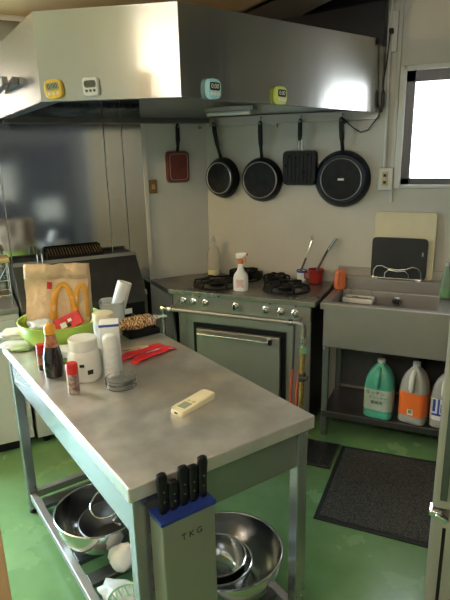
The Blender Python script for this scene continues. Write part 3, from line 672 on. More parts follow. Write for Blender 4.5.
# jugs on the sink's lower shelf
def jug(label, x, y, rz, h, w, body, label_mat, cap_mat, handle_mat, kind):
    o = thing('detergent_jug', label, 'detergent jug', (x, y, .147), rz, 'jugs on the sink shelf')
    hw = w/2
    bm = MB(); bm.loft([sq(hw*a, hw*.80*a2, z*h, 32, 4.2) for a, a2, z in ((.92, .92, 0), (1, 1, .02), (1.0, 1, .10), (.97, .97, .12), (1, 1, .14), (1, 1, .50), (.985, .985, .56), (.90, .90, .68), (.70, .72, .80), (.42, .50, .88), (.24, .34, .92), (.22, .31, .95))])
    bd = bm.build('jug_body', body, o)
    bm = MB(); bm.tube([(0, -hw*.35, h*.86), (0, -hw*.72, h*.82), (0, -hw*.90, h*.73), (0, -hw*.90, h*.62), (0, -hw*.76, h*.56)], [.012, .014, .015, .014, .011], 10)
    bm.build('handle', handle_mat, o)
    bm = MB(); bm.lathe([(hw*.25, h*.935), (hw*.27, h*.94), (hw*.27, h*.995), (hw*.22, h), (0, h)], 24); bm.build('cap', cap_mat, o)
    if kind == 'green':
        bm = MB(); bm.loft([sq(hw*1.004, hw*.80*1.005, z*h, 32, 4.2) for z in (.15, .52)], cap=False); lb = bm.build('label', label_mat, o)
        # rows of printed characters
        for txt, zz, sz, xo in (('キッチン', .455, .026, -.01), ('クリーナー', .375, .020, .006), ('業務用', .29, .022, 0)):
            text('lettering', txt, sz, M['ink'], lb, (xo, -hw*.80-.0012, h*zz), (R(90), 0, 0), .0003)
    elif kind == 'orange':
        bm = MB(); bm.loft([sq(hw*1.004, hw*.80*1.005, z*h, 32, 4.2) for z in (.14, .53)], cap=False); lb = bm.build('label', M['orange_lbl'], o)
        bm = MB(); bm.box((-.0, -hw*.80-.0008, h*.205), (.030, .001, .032)); lp = bm.build('label_panel', M['paper'], lb, smooth=False)
        bm = MB(); bm.box((.0, -hw*.80-.0016, h*.215), (.020, .001, .020)); bm.build('panel_print', M['green_print'], lb, smooth=False)
    else:
        bm = MB(); bm.loft([sq(hw*1.004, hw*.80*1.005, z*h, 32, 4.2) for z in (.14, .52)], cap=False); lb = bm.build('label', M['paper'], o)
        for k, (xx, zz, ww, hh) in enumerate(((-.045, .40, .014, .07), (-.022, .38, .010, .09), (.004, .36, .03, .05), (-.03, .24, .05, .012))):
            bm = MB(); bm.box((xx, -hw*.80-.0010, h*zz), (ww, .001, hh)); bm.build('label_print', M['blue_ink'], lb, smooth=False)
    return o
jug('mint green liquid jug with pale lettered label on the shelf', -.336, 2.845, R(-6), .335, .158, M['jug_green'], M['label_pale'], M['offwhite'], M['jug_green'], 'green')
jug('clear jug with bright orange label on the shelf', -.152, 2.845, R(-14), .345, .148, M['jug_clear'], None, M['milky'], M['jug_handle'], 'orange')
jug('clear jug with white and blue label, half behind the fridge', .006, 2.845, R(-10), .325, .142, M['jug_clear'], None, M['milky'], M['jug_handle'], 'blue')

# ------------------------------------------------------------------ floor mat and drain grate
b = MB(); b.prism([(-.500, 2.672), (-.494, 2.018), (.26, 2.012), (.26, 2.705)], 0, .006)
mt = tag(b.build('floor_mat', M['rubber'], smooth=False, bevel=.002), 'dark grey fibre doormat on the floor in front of sink', 'mat')
b = MB(); b.prism([(-.478, 2.648), (-.472, 2.042), (.24, 2.036), (.24, 2.68)], .006, .011); b.build('pile', M['mat_fibre'], mt, smooth=False)
g = thing('drain_grate', 'black slotted drain grate in the floor beside the mat', 'drain', (-.60, 2.55, 0))
b = MB(); b.bx(-.115, .085, -.125, .125, -.001, .003); b.build('pit_plate', M['black'], g, smooth=False)
b = MB()
for (x0, x1, y0, y1) in ((-.115, .085, -.125, -.113), (-.115, .085, .113, .125), (-.115, -.105, -.125, .125), (.075, .085, -.125, .125)): b.bx(x0, x1, y0, y1, .003, .009)
for k in range(13): b.bx(-.105, .075, -.105+k*.0172, -.098+k*.0172, .003, .008)
for x in (-.055, .02): b.bx(x-.003, x+.003, -.113, .113, .003, .008)
b.build('grating', M['steel_dark'], g, smooth=False)

# ------------------------------------------------------------------ fridge at the right edge
fr = thing('fridge', 'tall stainless fridge cut off by the right edge', 'fridge', (0, 1.52, 0))
FX = -.006
b = MB(); b.bx(FX+.006, .62, .05, .68, .10, 1.88); b.build('cabinet', M['fridge_side'], fr, smooth=False, bevel=.006)
SEAM = .53
b = MB(); b.bx(FX, .62, .0, .046, SEAM+.012, 1.88); d_ = b.build('door', M['fridge'], fr, smooth=False, bevel=.008)
b = MB(); b.bx(FX+.020, FX+.040, -.012, .0, SEAM+.05, 1.80); b.build('door_edge_trim', M['steel_dark'], d_, smooth=False, bevel=.002)
b = MB(); b.bx(FX, .62, .0, .046, .12, SEAM-.012); d_ = b.build('door', M['fridge'], fr, smooth=False, bevel=.008)
b = MB(); b.bx(FX+.035, FX+.045, -.002, .001, .13, SEAM-.05); b.build('door_groove', M['black'], d_, smooth=False)
b = MB(); b.bx(FX-.008, FX+.030, -.014, .03, SEAM-.010, SEAM+.010); b.box((FX+.030, -.010, SEAM-.008), (.040, .020, .014), rot=Matrix.Rotation(R(25), 3, 'Y')); b.build('hinge', M['chrome'], fr, bevel=.003)
for x in (.05, .57):
    for y in (.09, .62):
        b = MB(); b.tube([(x, y, 0), (x, y, .10)], .022, 12); b.build('foot', M['black_pl'], fr)

# ------------------------------------------------------------------ work table
TW, TL = .615, 1.27
tb = thing('work_table', 'long stainless work table with slatted lower shelf in the foreground', 'table', (A0.x, A0.y, 0), AT)
b = MB(); b.bx(0, TW, 0, TL, TZ-.042, TZ); b.build('tabletop', M['steel_table'], tb, smooth=False, bevel=.004)
for (nm, x0, x1, y0, y1) in (('apron', .018, .028, .05, TL-.05), ('apron', TW-.028, TW-.018, .05, TL-.05), ('apron', .05, TW-.05, .018, .028), ('apron', .05, TW-.05, TL-.028, TL-.018)):
    b = MB(); b.bx(x0, x1, y0, y1, TZ-.165, TZ-.042); b.build(nm, M['steel_leg'], tb, smooth=False, bevel=.002)
for x in (.014, TW-.054):
    for y in (.014, TL-.054):
        b = MB(); b.bx(x, x+.040, y, y+.040, .02, TZ-.042); lg = b.build('leg', M['steel_leg'], tb, smooth=False, bevel=.003)
        b = MB(); b.lathe([(.022, 0), (.022, .012), (.014, .016), (.014, .024)], 16, (x+.02, y+.02, 0)); b.build('foot', M['black_pl'], lg)
b = MB()
SHZ = .105
b.bx(.020, .052, .054, TL-.054, SHZ-.034, SHZ); b.bx(TW-.052, TW-.020, .054, TL-.054, SHZ-.034, SHZ)
b.bx(.054, TW-.054, .020, .052, SHZ-.034, SHZ); b.bx(.054, TW-.054, TL-.052, TL-.020, SHZ-.034, SHZ)
b.build('shelf_frame', M['steel'], tb, smooth=False, bevel=.003)
for k in range(8):
    y = .115+k*.140
    b = MB(); b.bx(.052, TW-.052, y, y+.062, SHZ-.022, SHZ-.002); b.build('shelf_slat', M['steel_dark'], tb, smooth=False, bevel=.002)

# knife case hung on the table end
kc = thing('knife_case', 'stainless knife case with blue top on the table end', 'knife case', T(.049, -.001, 0), AT)
b = MB()
kw, kd, kz = .153, .067, .738
b.bx(0, kw, -kd, -.0, .12, kz); b.build('case_body', M['steel'], kc, smooth=False, bevel=.004)
b = MB(); b.bx(-.003, kw+.003, -kd-.003, -.0, kz, kz+.012); b.build('blue_top', M['blue'], kc, smooth=False, bevel=.002)
b = MB()
for k in range(5): b.bx(.014+k*.029, .030+k*.029, -kd*.62, -kd*.38, kz+.0115, kz+.0135)
b.build('slots', M['black'], kc, smooth=False)
text('lettering', 'T K G', .024, M['ink'], kc, (.082, -kd-.0008, kz-.055), (R(90), 0, 0), .0004)
for k, (x, hz, lean, lab) in enumerate(((.024, .108, -.02, 'black handled knife nearest the left of the knife case'), (.052, .078, .0, 'short dark knife beside the leftmost knife in the case'),
                                    (.081, .106, .02, 'black handled knife in the middle of the knife case'), (.108, .098, .03, 'slim dark knife just right of the middle knife'),
                                    (.136, .112, .05, 'black handled knife at the right end of the knife case'))):
    p = T(.049, -.001, 0) + UT*x - VT*(kd*.5)
    o = thing('kitchen_knife', lab, 'knife', (p.x, p.y, kz+.0135), AT, 'knives in the knife case')
    b = MB(); b.loft([[(xx+lean*z*.6, yy, z) for (yy, xx, _) in sq(dp, wd, 0, 14, 3)] for wd, dp, z in ((.012, .009, .004), (.013, .009, .02), (.0125, .0085, hz*.5), (.0145, .0105, hz*.85), (.012, .009, hz*.97), (.006, .005, hz))])
    h_ = b.build('handle', M['black_pl'], o)
    b = MB(); b.bx(-.012, .011, -.0012, .0012, -.09, .008); b.build('blade', M['chrome'], o, smooth=False)
    b = MB()
    for t in (.3, .55, .8): b.lathe([(.0022, 0), (.0022, .0012), (0, .0014)], 8, (lean*hz*t*.6, -.0085, hz*t), RX90)
    b.build('rivet', M['chrome'], h_)

# bowls under the table, on the shelf slats
def bowl(name, label, cat, loc, r, h, m, base=.45, th=.002, group=None, roll=.004):
    o = thing(name, label, cat, loc, 0, group)
    prof = [(0, .0), (r*base, .0)] + [(r*(base+(1-base)*math.sin(t*PI/2)), h*(1-math.cos(t*PI/2))) for t in [i/12 for i in range(1, 13)]]
    inn = [(max(0, a-th), c+th) for a, c in prof][::-1]
    bm = MB(); bm.lathe(prof + inn, 56, cap=False); bm.build('bowl_body', m, o)
    bm = MB(); bm.torus((0, 0, h), r, roll, 56, 8); bm.build('rim', m, o)
    return o
bc = T(.455, .255, SHZ-.002)
bowl('mixing_bowl', 'large steel mixing bowl on the table shelf behind knife case', 'bowl', bc, .192, .150, M['bowl_steel'], .42)
b2 = bowl('small_mixing_bowl', 'small steel bowl nested inside the large mixing bowl', 'bowl', (bc.x-.035, bc.y-.012, SHZ+.004), .122, .095, M['bowl_steel'], .5)
b3 = bowl('small_mixing_bowl', 'topmost small shiny bowl stacked in the large mixing bowl', 'bowl', (bc.x-.040, bc.y-.010, SHZ+.030), .105, .085, M['bowl_steel'], .5)
cc = T(.180, .750, SHZ-.002)
cl = bowl('steel_colander', 'wide steel bowl on the table shelf at the left', 'bowl', cc, .175, .140, M['bowl_steel'], .40)
g = thing('shallow_pan', 'dark steel pan with wire loop handle lying in wide bowl', 'pan', (cc.x+.045, cc.y+.012, SHZ+.004))
b = MB(); b.lathe([(.0, 0), (.085, 0), (.115, .06), (.128, .085), (.131, .087), (.127, .089), (.112, .066), (.082, .006), (0, .006)], 48, cap=False); b.build('pan_body', M['steel_dark'], g)
b = MB(); b.torus((-.055, .045, .115), .068, .004, 36, 8, Matrix.Rotation(R(24), 3, 'X')); b.tube([(-.02, .09, .12), (.02, .03, .10), (.01, -.01, .086), (.06, -.03, .10)], .005, 8); b.build('wire_loop', M['chrome'], g)
b = MB(); b.lump(T(.180, .545, SHZ+.045), (.11, .09, .11), .16, 3, 4, 3, .45); tag(b.build('crumpled_cloth', M['cloth'], angle=60), 'crumpled white cloth on table shelf beside wide bowl', 'cloth')
b = MB(); b.lump(T(.115, .43, SHZ+.018), (.14, .09, .045), .2, 3, 8, 3, .45); tag(b.build('paper_wrapper', M['film'], angle=60), 'pale flat wrapper on table shelf near the front leg', 'wrapper')
g = thing('plastic_basket', 'pale green lattice basket on shelf behind the near table leg', 'basket', T(.105, .325, SHZ-.002))
b = MB()
for k in range(18):
    a = 2*PI*k/18; b.tube([(.055*math.cos(a), .055*math.sin(a), .003), (.072*math.cos(a+.3), .072*math.sin(a+.3), .07)], .0022, 6)
    b.tube([(.055*math.cos(a), .055*math.sin(a), .003), (.072*math.cos(a-.3), .072*math.sin(a-.3), .07)], .0022, 6)
b.torus((0, 0, .035), .064, .0022, 28, 6); b.build('lattice', M['lattice'], g)
b = MB(); b.torus((0, 0, .071), .073, .004, 32, 8); b.build('rim', M['lattice'], g)
b = MB(); b.lathe([(0, 0), (.056, 0), (.056, .004), (0, .004)], 28); b.build('base', M['lattice'], g)

# ------------------------------------------------------------------ things on the tabletop
# remote control
g = thing('remote_control', 'cream remote control lying on the table, with small screen', 'remote control', (-.727, 1.362, TZ), R(77))
b = MB(); b.loft([sq(.084*k, .0275*k2, z, 32, 8) for k, k2, z in ((.97, .93, 0), (1, 1, .004), (1, 1, .015), (.985, .95, .020))]); b.build('case', M['cream_pl'], g)
b = MB(); b.bx(-.062, -.022, -.016, .016, .0198, .0206); b.build('screen', M['lcd_pale'], g, smooth=False, bevel=.0003)
b = MB(); b.bx(.000, .074, -.021, .021, .0198, .0212); cv = b.build('slide_cover', M['cream_pl'], g, smooth=False, bevel=.0008)
for y in (-.010, .010):
    b = MB(); b.bx(-.016, -.006, y-.006, y+.006, .0198, .0214); b.build('button', M['tan_top'], g, smooth=False, bevel=.0005)
b = MB(); b.bx(-.0845, -.0825, -.006, .006, .008, .013); b.build('sender_window', M['lcd_dark'], g, smooth=False)
# soy sauce
g = thing('soy_sauce_bottle', 'dark soy sauce bottle with amber cap on the table', 'bottle', (-1.312, 1.392, TZ))
b = MB(); b.lathe([(.030, 0), (.034, .004), (.036, .045), (.034, .08), (.026, .115), (.020, .135), (.018, .165)], 28); b.build('bottle', M['soy'], g)
b = MB(); b.lathe([(.0262, .116), (.0206, .137), (.0188, .160)], 28, cap=False); b.build('neck_label', M['soy_lbl'], g)
b = MB(); b.lathe([(.020, .162), (.021, .166), (.020, .190), (.014, .198), (.006, .203), (0, .203)], 24); b.build('cap', M['amber'], g)
def spice(label, pos, h, r, dark):
    o = thing('spice_jar', label, 'spice jar', pos, 0, 'small red capped spice jars')
    bm = MB(); bm.lathe([(r*.94, 0), (r, .003), (r, h*.62), (r*.86, h*.66)], 24); bm.build('jar', M['spice_dark'] if dark else M['spice'], o)
    bm = MB(); bm.lathe([(r*1.01, h*.22), (r*1.02, h*.23), (r*1.02, h*.60), (r*1.01, h*.61)], 24, cap=False); bm.build('label_band', M['soy_lbl'] if dark else M['spice'], o)
    bm = MB(); bm.lathe([(r*.98, h*.65), (r*1.02, h*.67), (r*1.0, h*.96), (r*.9, h), (0, h)], 24); bm.build('cap', M['red'], o)
spice('red capped spice jar in front of the white canister', (-1.150, 1.302, TZ), .108, .0195, False)
spice('red capped spice jar behind the soy sauce bottle', (-1.395, 1.425, TZ), .100, .018, True)
b = MB(); b.tube([(-1.31, 1.30, TZ+.002), (-1.35, 1.28, TZ+.002), (-1.41, 1.30, TZ+.002), (-1.46, 1.36, TZ+.004), (-1.47, 1.42, TZ+.006)], .0018, 6)
tag(b.build('string_loop', M['paper']), 'thin white string curling beside the soy sauce bottle', 'string')
# canister
g = thing('white_canister', 'wide white screw lid canister on the table', 'canister', (-1.195, 1.422, TZ))
b = MB(); b.lathe([(.054, 0), (.058, .005), (.059, .012), (.059, .092), (.054, .106), (.046, .114)], 40); b.build('canister_body', M['white_pl'], g)
b = MB(); b.lathe([(.049, .112), (.051, .114), (.051, .148), (.048, .152), (0, .153)], 40); b.build('lid', M['white_pl'], g)
b = MB(); b.box((.030, -.0515, .066), (.016, .002, .010), rz=R(30)); b.box((.050, -.033, .04), (.002, .02, .016), rz=R(-30)); b.build('printed_mark', M['ink'], g, smooth=False)
# carton
g = thing('milk_carton', 'white drink carton with dark blue top band on the table', 'carton', (-1.152, 1.525, TZ), R(35))
b = MB(); b.bx(-.036, .036, -.036, .036, 0, .185); b.build('carton_body', M['paper'], g, smooth=False, bevel=.003)
b = MB(); b.bx(-.0368, .0368, -.0368, .0368, .174, .1838); b.build('top_band', M['blue_ink'], g, smooth=False, bevel=.002)
b = MB(); b.bx(.0362, .0372, -.014, .012, .098, .122); b.bx(.0362, .0372, -.02, .02, .02, .032); b.bx(-.02, .02, -.0372, -.0362, .020, .028); b.build('blue_print', M['blue_ink'], g, smooth=False)
b = MB(); b.bx(-.026, .012, -.0374, -.0362, .045, .135); b.build('photo_print', M['green_print'], g, smooth=False)
g = thing('white_bottle', 'slim white bottle standing between the carton and glass lids', 'bottle', (-1.108, 1.462, TZ))
b = MB(); b.lathe([(.024, 0), (.027, .004), (.027, .135), (.024, .150), (.020, .158), (.012, .160), (0, .160)], 28); b.build('bottle', M['paper'], g)
b = MB(); b.lathe([(.0272, .03), (.0274, .032), (.0274, .115), (.0272, .117)], 28, cap=False); b.build('printed_band', mat('pale_blue_print', (0.60, 0.62, 0.64), .5, color2=(0.74, 0.74, 0.73), scale=90), g)
g = thing('cream_lid_jar', 'jar with cream lid behind the carton', 'jar', (-1.235, 1.600, TZ))
b = MB(); b.lathe([(.036, 0), (.039, .004), (.039, .150), (.034, .160)], 32); b.build('jar', M['film'], g)
b = MB(); b.lathe([(.036, .158), (.040, .160), (.040, .186), (.037, .189), (0, .190)], 32); b.build('lid', M['cream_pl'], g)
for k, (dx, dy, z, lab) in enumerate(((0, 0, 0, 'clear round glass lid lying on the table, lower of two'), (.002, -.001, .017, 'clear round glass lid on top of the other glass lid'))):
    g = thing('glass_dish', lab, 'glass lid', (-1.030+dx, 1.405+dy, TZ+z+.0005), 0, 'stacked glass lids')
    b = MB(); b.lathe([(0, 0), (.050, 0), (.053, .003), (.054, .016), (.051, .016), (.049, .004), (0, .004)], 44, cap=False); b.build('dish', M['glass'], g)
# green bowl with bag and packets
gb = bowl('green_bowl', 'lime green plastic bowl holding a paper bag on the table', 'bowl', (-1.525, 1.690, TZ), .172, .110, M['green_bowl'], .50, .003)
g = thing('paper_bag', 'crumpled brown paper takeaway bag with golden arches print in bowl', 'paper bag', (-1.555, 1.722, TZ+.012), R(24), rot=(R(-3), R(1), R(27)))
def bagpt(x, z, side):                      # wrinkled sheet of the bag
    w = .132 if z > .08 else .088+.044*z/.08
    xx = x*w
    d = (.050 - .018*max(0, (z-.12)/.18))*(1-.25*abs(x)**4)
    n = noise.noise(Vector((xx*14, z*14, side*5)))*.014 + noise.noise(Vector((xx*42, z*42, side*3)))*.006
    return (xx, side*(d+n) , z + .008*noise.noise(Vector((xx*20, side, 3))) * (z/.3))
b = MB(); NX, NZ = 22, 26; grid = {}
per = [(-1+2*i/NX, -1) for i in range(NX+1)] + [(1-2*i/NX, 1) for i in range(NX+1)]
rings = []
for j in range(NZ+1):
    z = .318*j/NZ
    rings.append([b.bm.verts.new(bagpt(x, z, s)) for x, s in per])
for A_, B_ in zip(rings, rings[1:]):
    n = len(A_)
    for k in range(n): b.bm.faces.new((A_[k], A_[(k+1) % n], B_[(k+1) % n], B_[k]))
b.bm.faces.new(rings[0][::-1])
pb = b.build('bag_body', M['kraft'], g, angle=50)
# folded top lip
b = MB(); rr = []
for (dz, out) in ((.318, .0), (.323, .003), (.305, .0045), (.262, .004)):
    rr.append([b.bm.verts.new(Vector(bagpt(x, min(dz, .318), -1)) + Vector((0, -out, dz-min(dz, .318)))) for x in [-1+2*i/NX for i in range(NX+1)]])
for A_, B_ in zip(rr, rr[1:]):
    for k in range(NX): b.bm.faces.new((A_[k], A_[k+1], B_[k+1], B_[k]))
b.build('folded_lip', M['kraft'], g, angle=60, solid=.0015)
# arches print: two humps, laid over the front sheet
def arch(cx, wd, z0, z1, th):
    bm = MB(); N = 26; L0 = []; L1 = []
    for i in range(N+1):
        t = PI*i/N
        for Lx, kk in ((L0, 0), (L1, th)):
            x = cx - (wd-kk)*math.cos(t); z = z0 + (z1-z0-kk*.75)*max(0.0, math.sin(t))**.62
            p = bagpt(max(-1, min(1, x/.140)), z, -1); Lx.append(bm.bm.verts.new((p[0], p[1]-.0022, p[2])))
    for i in range(N): bm.bm.faces.new((L0[i], L0[i+1], L1[i+1], L1[i]))
    return bm
arch(.030, .062, .060, .245, .032).build('arches_print', M['arch'], g, solid=.0006)
arch(.112, .044, .060, .245, .030).build('arches_print', M['arch'], g, solid=.0006)
b = MB(); p = bagpt(-.20, .235, -1); b.box((p[0], p[1]-.0055, .235), (.020, .002, .030), rot=Matrix.Rotation(R(8), 3, 'Y')); b.build('red_tag_print', M['red'], g, smooth=False)
g = thing('red_packet', 'red printed packet leaning in the bowl against paper bag', 'packet', (-1.455, 1.655, TZ+.110), 0, rot=(R(72), R(-24), R(28)))
b = MB(); b.loft([sq(.060*k, .030*k, z, 28, 8) for k, z in ((.96, -.009), (1, -.006), (1, .006), (.96, .009))]); b.build('packet', M['red_film'], g)
b = MB(); b.box((-.02, -.006, .0095), (.026, .022, .001)); b.box((.012, .004, .0095), (.016, .012, .001)); b.build('packet_print', M['paper'], g, smooth=False)
b = MB(); b.box((.002, -.014, .0097), (.018, .016, .001)); b.build('dark_print', M['ink'], g, smooth=False)
b = MB(); b.lump((-1.560, 1.615, TZ+.092), (.13, .09, .06), .25, 3.5, 12, 3); tag(b.build('plastic_bag', M['film'], angle=60), 'crumpled clear plastic bag bulging from the green bowl', 'plastic bag')
g = thing('produce_bag', 'white and green printed bag lying left of the green bowl', 'bag', (-1.660, 1.560, TZ), R(30))
b = MB(); b.lump((0, 0, .014), (.14, .09, .030), .16, 3, 21, 3, .46); b.build('bag_body', M['film'], g, angle=60)
b = MB(); b.lump((.03, -.030, .010), (.09, .05, .020), .18, 4, 5, 3, .44); b.build('green_print', mat('pale_green_film', (.30, .42, .22), .3, var=.2, scale=20), g, angle=60)
b = MB(); b.lump((-1.745, 1.665, TZ+.022), (.15, .12, .05), .22, 3.5, 31, 3, .46); tag(b.build('rice_bag', mat('crumpled_pale_film', (.58, .54, .44), .35, color2=(.72, .70, .64), scale=24, trans=.2), angle=60), 'crumpled pale bag at the far left corner of table', 'bag')
g = thing('tofu_pack', 'white folded paper pack on green tray behind the canister', 'pack', (-1.365, 1.535, TZ), R(32))
b = MB(); b.bx(-.055, .055, -.042, .042, 0, .022); b.build('tray', mat('green_tray', (.16, .33, .10), .4), g, smooth=False, bevel=.006)
b = MB(); b.bx(-.058, .058, -.045, .045, .022, .052); b.build('wrapping', M['paper'], g, smooth=False, bevel=.008)
g = thing('clear_jug', 'clear plastic container holding a white roll on the table', 'container', (-1.385, 1.868, TZ), R(30))
b = MB(); b.loft([sq(.052*k, .052*k, z, 28, 5) for k, z in ((.86, 0), (.90, .004), (1, .150))], cap=False); 
b.face([(x, y, .002) for x, y, z in sq(.046, .046, 0, 28, 5)]); b.build('container', M['milky'], g, solid=.002)
b = MB(); b.tube([(x, y, .150) for x, y, z in sq(.053, .053, 0, 28, 5)], .003, 6, closed=True); b.build('rim', M['milky'], g)
g = thing('white_roll', 'white hollow roll leaning in the clear plastic container', 'roll', (-1.397, 1.868, TZ+.012), rot=(R(-14), R(13), 0))
b = MB(); b.lathe([(.030, 0), (.0325, .003), (.0325, .225), (.030, .228), (.022, .228), (.022, .004), (.030, 0)], 28, cap=False); b.build('roll', M['white_pl'], g)
b = MB(); b.tube([(-1.262, 1.64, TZ+.004), (-1.112, 1.822, TZ+.004)], .0038, 8); tag(b.build('chopsticks', M['wood_pale']), 'pale wooden chopsticks lying behind the red packets', 'chopsticks')
def sachet(label, c, rz, L_, w):
    o = thing('red_sachet', label, 'sachet', (c[0], c[1], TZ), rz, 'red foil sachets')
    bm = MB(); secs = []
    for i in range(15):
        t = -1+2*i/14; k = (1-abs(t)**6)
        secs.append([(t*L_/2, y*(.92+.08*k), .002+max(.0, (z+.5))*(.006+.014*k)*(1+.25*noise.noise(Vector((t*4, y*40, 1))))) for y, z in [(w/2*math.cos(2*PI*q/14), .5*math.sin(2*PI*q/14)) for q in range(14)]])
    bm.loft(secs); bm.build('sachet', M['red_film'], o)
    bm = MB(); bm.bx(-L_*.20, L_*.14, -w*.07, w*.08, .0205, .0222); bm.build('white_print', M['paper'], o, smooth=False)
    for sx in (-1, 1):
        bm = MB(); bm.bx(sx*L_/2-.006, sx*L_/2+.006, -w*.46, w*.46, .001, .003); bm.build('crimped_end', M['red_film'], o, smooth=False)
sachet('red foil sachet lying on the table, rear of two', (-1.130, 1.700), R(70), .215, .042)
sachet('red foil sachet lying on the table, front of two', (-1.073, 1.692), R(73), .205, .040)
# black tray with a wrapped loaf
g = thing('black_tray', 'flat black tray at the rear corner of the table', 'tray', T(.535, 1.118), AT)
b = MB(); b.bx(-.075, .075, -.145, .145, 0, .014); b.build('tray_base', M['black'], g, smooth=False, bevel=.004)
b = MB()
for (x0, x1, y0, y1) in ((-.075, .075, -.145, -.135), (-.075, .075, .135, .145), (-.075, -.065, -.145, .145), (.065, .075, -.145, .145)): b.bx(x0, x1, y0, y1, .012, .026)
b.build('tray_rim', M['black'], g, smooth=False, bevel=.003)
g = thing('wrapped_bread', 'wrapped loaf of striped brown bread on the black tray', 'bread', T(.530, 1.035, TZ+.0265), R(60))
b = MB(); b.lump((0, 0, .024), (.18, .085, .062), .14, 4, 41, 4, .40); b.build('loaf', M['bread'], g, angle=70)
b = MB(); b.loft([[(x, w*math.cos(2*PI*q/12), .028+h*math.sin(2*PI*q/12)) for q in range(12)] for x, w, h in ((.09, .020, .014), (.115, .010, .006), (.135, .020, .004), (.142, .022, .004))]); b.build('twisted_end', M['film'], g)

# ------------------------------------------------------------------ fryer / griddle along the left wall
fy = thing('fryer', 'dark steel fryer with sloping top along the stainless wall', 'fryer', W(.55, .012), AW)
b = MB(); b.extrude_yz([(0, .58), (.30, .58), (.30, .80), (.12, 1.015), (0, 1.015)], 0, .70); b.build('upper_housing', M['steel_dark'], fy, smooth=False, bevel=.004)
b = MB(); b.extrude_yz([(0, .04), (.285, .04), (.285, .58), (0, .58)], .004, .696); lo_ = b.build('lower_cabinet', M['offwhite'], fy, smooth=False, bevel=.004)
b = MB(); b.bx(.02, .66, .300, .308, .62, .765); fp = b.build('front_panel', M['black'], fy, smooth=False, bevel=.003)
b = MB(); b.bx(.10, .16, .306, .311, .675, .735); b.build('pale_sticker', M['paper'], fp, smooth=False, bevel=.001)
b = MB(); b.bx(.06, .48, .283, .290, .05, .16); b.build('vent_slot', M['black'], lo_, smooth=False)
for x in (.05, .65):
    for y in (.04, .25):
        b = MB(); b.tube([(x, y, 0), (x, y, .045)], .018, 10); b.build('foot', M['black_pl'], fy)
b = MB(); b.bx(.0, .006, .12, .30, .80, .83); b.bx(.0, .70, .118, .124, .985, 1.03); b.build('splash_lip', M['steel'], fy, smooth=False)
for x in (.545, .570):
    b = MB(); b.tube([(x, .16, .97), (x, .155, 1.075)], .006, 8); b.build('upright_rod', M['chrome'], fy)
g = thing('grill_rack', 'black wire grill rack lying on top of the fryer', 'rack', W(.90, .075, 1.0155), AW)
b = MB(); b.bx(-.16, .16, -.045, -.035, 0, .07); b.bx(-.16, .16, .040, .050, 0, .035); b.bx(-.16, -.15, -.045, .05, 0, .05); b.bx(.15, .16, -.045, .05, 0, .05)
b.build('rack_frame', M['black_iron'], g, smooth=False, bevel=.002)
b = MB()
for k in range(19): b.tube([(-.145+k*.0161, -.038, .062), (-.145+k*.0161, .047, .034)], .0028, 6)
b.build('rack_bars', mat('greasy_bars', (.14, .11, .06), .4, .5), g)
# left counter beyond the fryer, partly in frame
lc = thing('side_counter', 'pale cabinet counter past the fryer at the left edge', 'counter', W(1.265, .012), AW)
b = MB(); b.bx(0, .62, 0, .30, .06, .80); b.build('cabinet', M['offwhite'], lc, smooth=False, bevel=.004)
b = MB(); b.bx(-.004, .625, 0, .315, .80, .83); b.build('countertop', M['steel'], lc, smooth=False, bevel=.004)
b = MB(); b.bx(.03, .59, .02, .27, 0, .06); b.build('plinth', M['black'], lc, smooth=False)
for x0 in (.02, .32):
    b = MB(); b.bx(x0, x0+.28, .299, .308, .09, .77); dd = b.build('door', M['offwhite'], lc, smooth=False, bevel=.003)
    b = MB(); b.tube([(x0+.25, .318, .60), (x0+.25, .318, .70)], .004, 8); b.build('handle', M['chrome'], dd)
g = thing('wire_stand', 'chrome wire stand with tan shelf at the left edge', 'stand', W(1.372, .19, .8305), AW)
b = MB(); b.bx(-.10, .10, -.07, .09, .235, .255); b.build('shelf', M['tan_top'], g, smooth=False, bevel=.004)
for x in (-.09, .09):
    for y in (-.06, .08):
        b = MB(); b.tube([(x, y, 0), (x, y, .236)], .0045, 8); b.build('leg', M['chrome'], g)
b = MB()
for z in (.06, .14): b.tube([(-.09, -.06, z), (.09, -.06, z), (.09, .08, z), (-.09, .08, z)], .003, 6, closed=True)
b.tube([(-.09, .08, .225), (-.02, .082, .12), (.0, .082, .03)], .004, 6); b.build('wire_frame', M['chrome'], g)
g = thing('white_tub', 'white lidded tub on the wire stand at left edge', 'tub', W(1.372, .19, 1.086), AW)
b = MB(); b.lathe([(.048, 0), (.052, .004), (.056, .10), (.050, .112)], 32); b.build('tub_body', M['white_pl'], g)
b = MB(); b.lathe([(.052, .110), (.056, .112), (.054, .130), (.030, .136), (0, .137)], 32); b.build('lid', M['white_pl'], g)
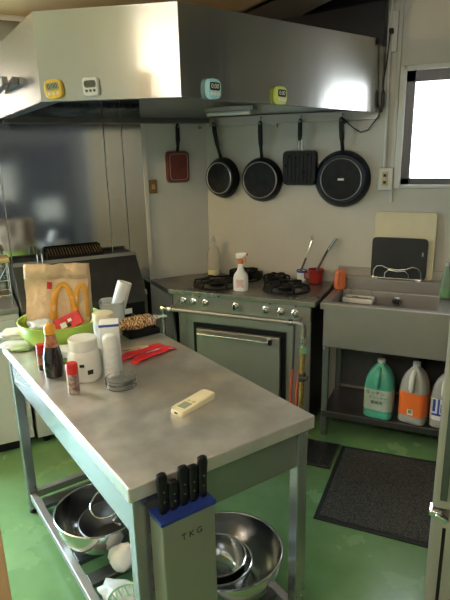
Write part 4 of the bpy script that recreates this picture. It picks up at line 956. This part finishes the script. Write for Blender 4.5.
# ------------------------------------------------------------------ lamp and what the wall reflects
lp = thing('ceiling_lamp', 'long fluorescent ceiling lamp behind the camera', 'lamp', (-.45, -.40, 2.299), R(-20))
b = MB(); b.bx(-.62, .62, -.022, .022, -.20, -.15); b.build('housing', M['white_pl'], lp, smooth=False, bevel=.006)
for y in (-.045, .045):
    b = MB(); b.tube([(-.58, y, -.175), (.58, y, -.175)], .016, 12); b.build('tube', M['lamp_light'], lp)
for x in (-.4, .4):
    b = MB(); b.tube([(x, 0, -.15), (x, 0, 0)], .008, 8); b.build('hanger', M['white_pl'], lp)
pb_ = thing('added_warm_bulb', 'added warm pendant bulb, unseen left of the frame, to light the ceiling', 'lamp', (-2.75, 1.15, 2.299))  # added lamp out of view, warms the ceiling and the hood's left side
b = MB(); b.tube([(0, 0, 0), (0, 0, -.10)], .004, 8); b.build('cord', M['black_pl'], pb_)
b = MB(); b.lathe([(.016, -.10), (.020, -.105), (.020, -.14), (.014, -.145)], 16); b.build('socket', M['white_pl'], pb_)
b = MB(); b.lathe([(.013, -.14), (.022, -.165), (.030, -.19), (.026, -.215), (.012, -.228), (0, -.23)], 20); b.build('bulb', emis('added_bulb_light', (1.0, .68, .34), 700.0), pb_)
cb = thing('tall_cabinet', 'tall slate cabinet seen only reflected in the steel wall', 'cabinet', (1.39, 0, 0))
b = MB(); b.bx(-.10, 0, -.95, .52, .0, 1.75); b.build('carcass', M['cab_dark'], cb, smooth=False, bevel=.004)
b = MB(); b.bx(-.108, -.10, -.20, -.19, .1, 1.7); b.build('door_gap', M['steel'], cb, smooth=False)
for nm, y0, y1, z0, z1, rr_ in (('notice_sheet', .08, .44, .80, 1.06, R(8)), ('notice_sheet', -.52, -.22, 1.05, 1.50, R(-4))):
    b = MB(); b.box((1.39-.1035, (y0+y1)/2, (z0+z1)/2), (.002, y1-y0, z1-z0), rot=Matrix.Rotation(rr_, 3, 'X'))
    tag(b.build(nm, M['paper'], smooth=False), ('white sheet taped low on the slate cabinet, seen as reflection' if y0 > 0 else 'white sheet taped high on the slate cabinet, seen as reflection'), 'paper', 'sheets taped on the slate cabinet')

# ------------------------------------------------------------------ light
wd = bpy.data.worlds.new('world'); scene.world = wd; wd.use_nodes = True
wd.node_tree.nodes['Background'].inputs['Color'].default_value = (.6, .7, .8, 1); wd.node_tree.nodes['Background'].inputs['Strength'].default_value = .3

vs = scene.view_settings
vs.view_transform = 'Standard'; vs.look = 'None'; vs.gamma = 1.0; vs.exposure = 0.68; vs.use_curve_mapping = False
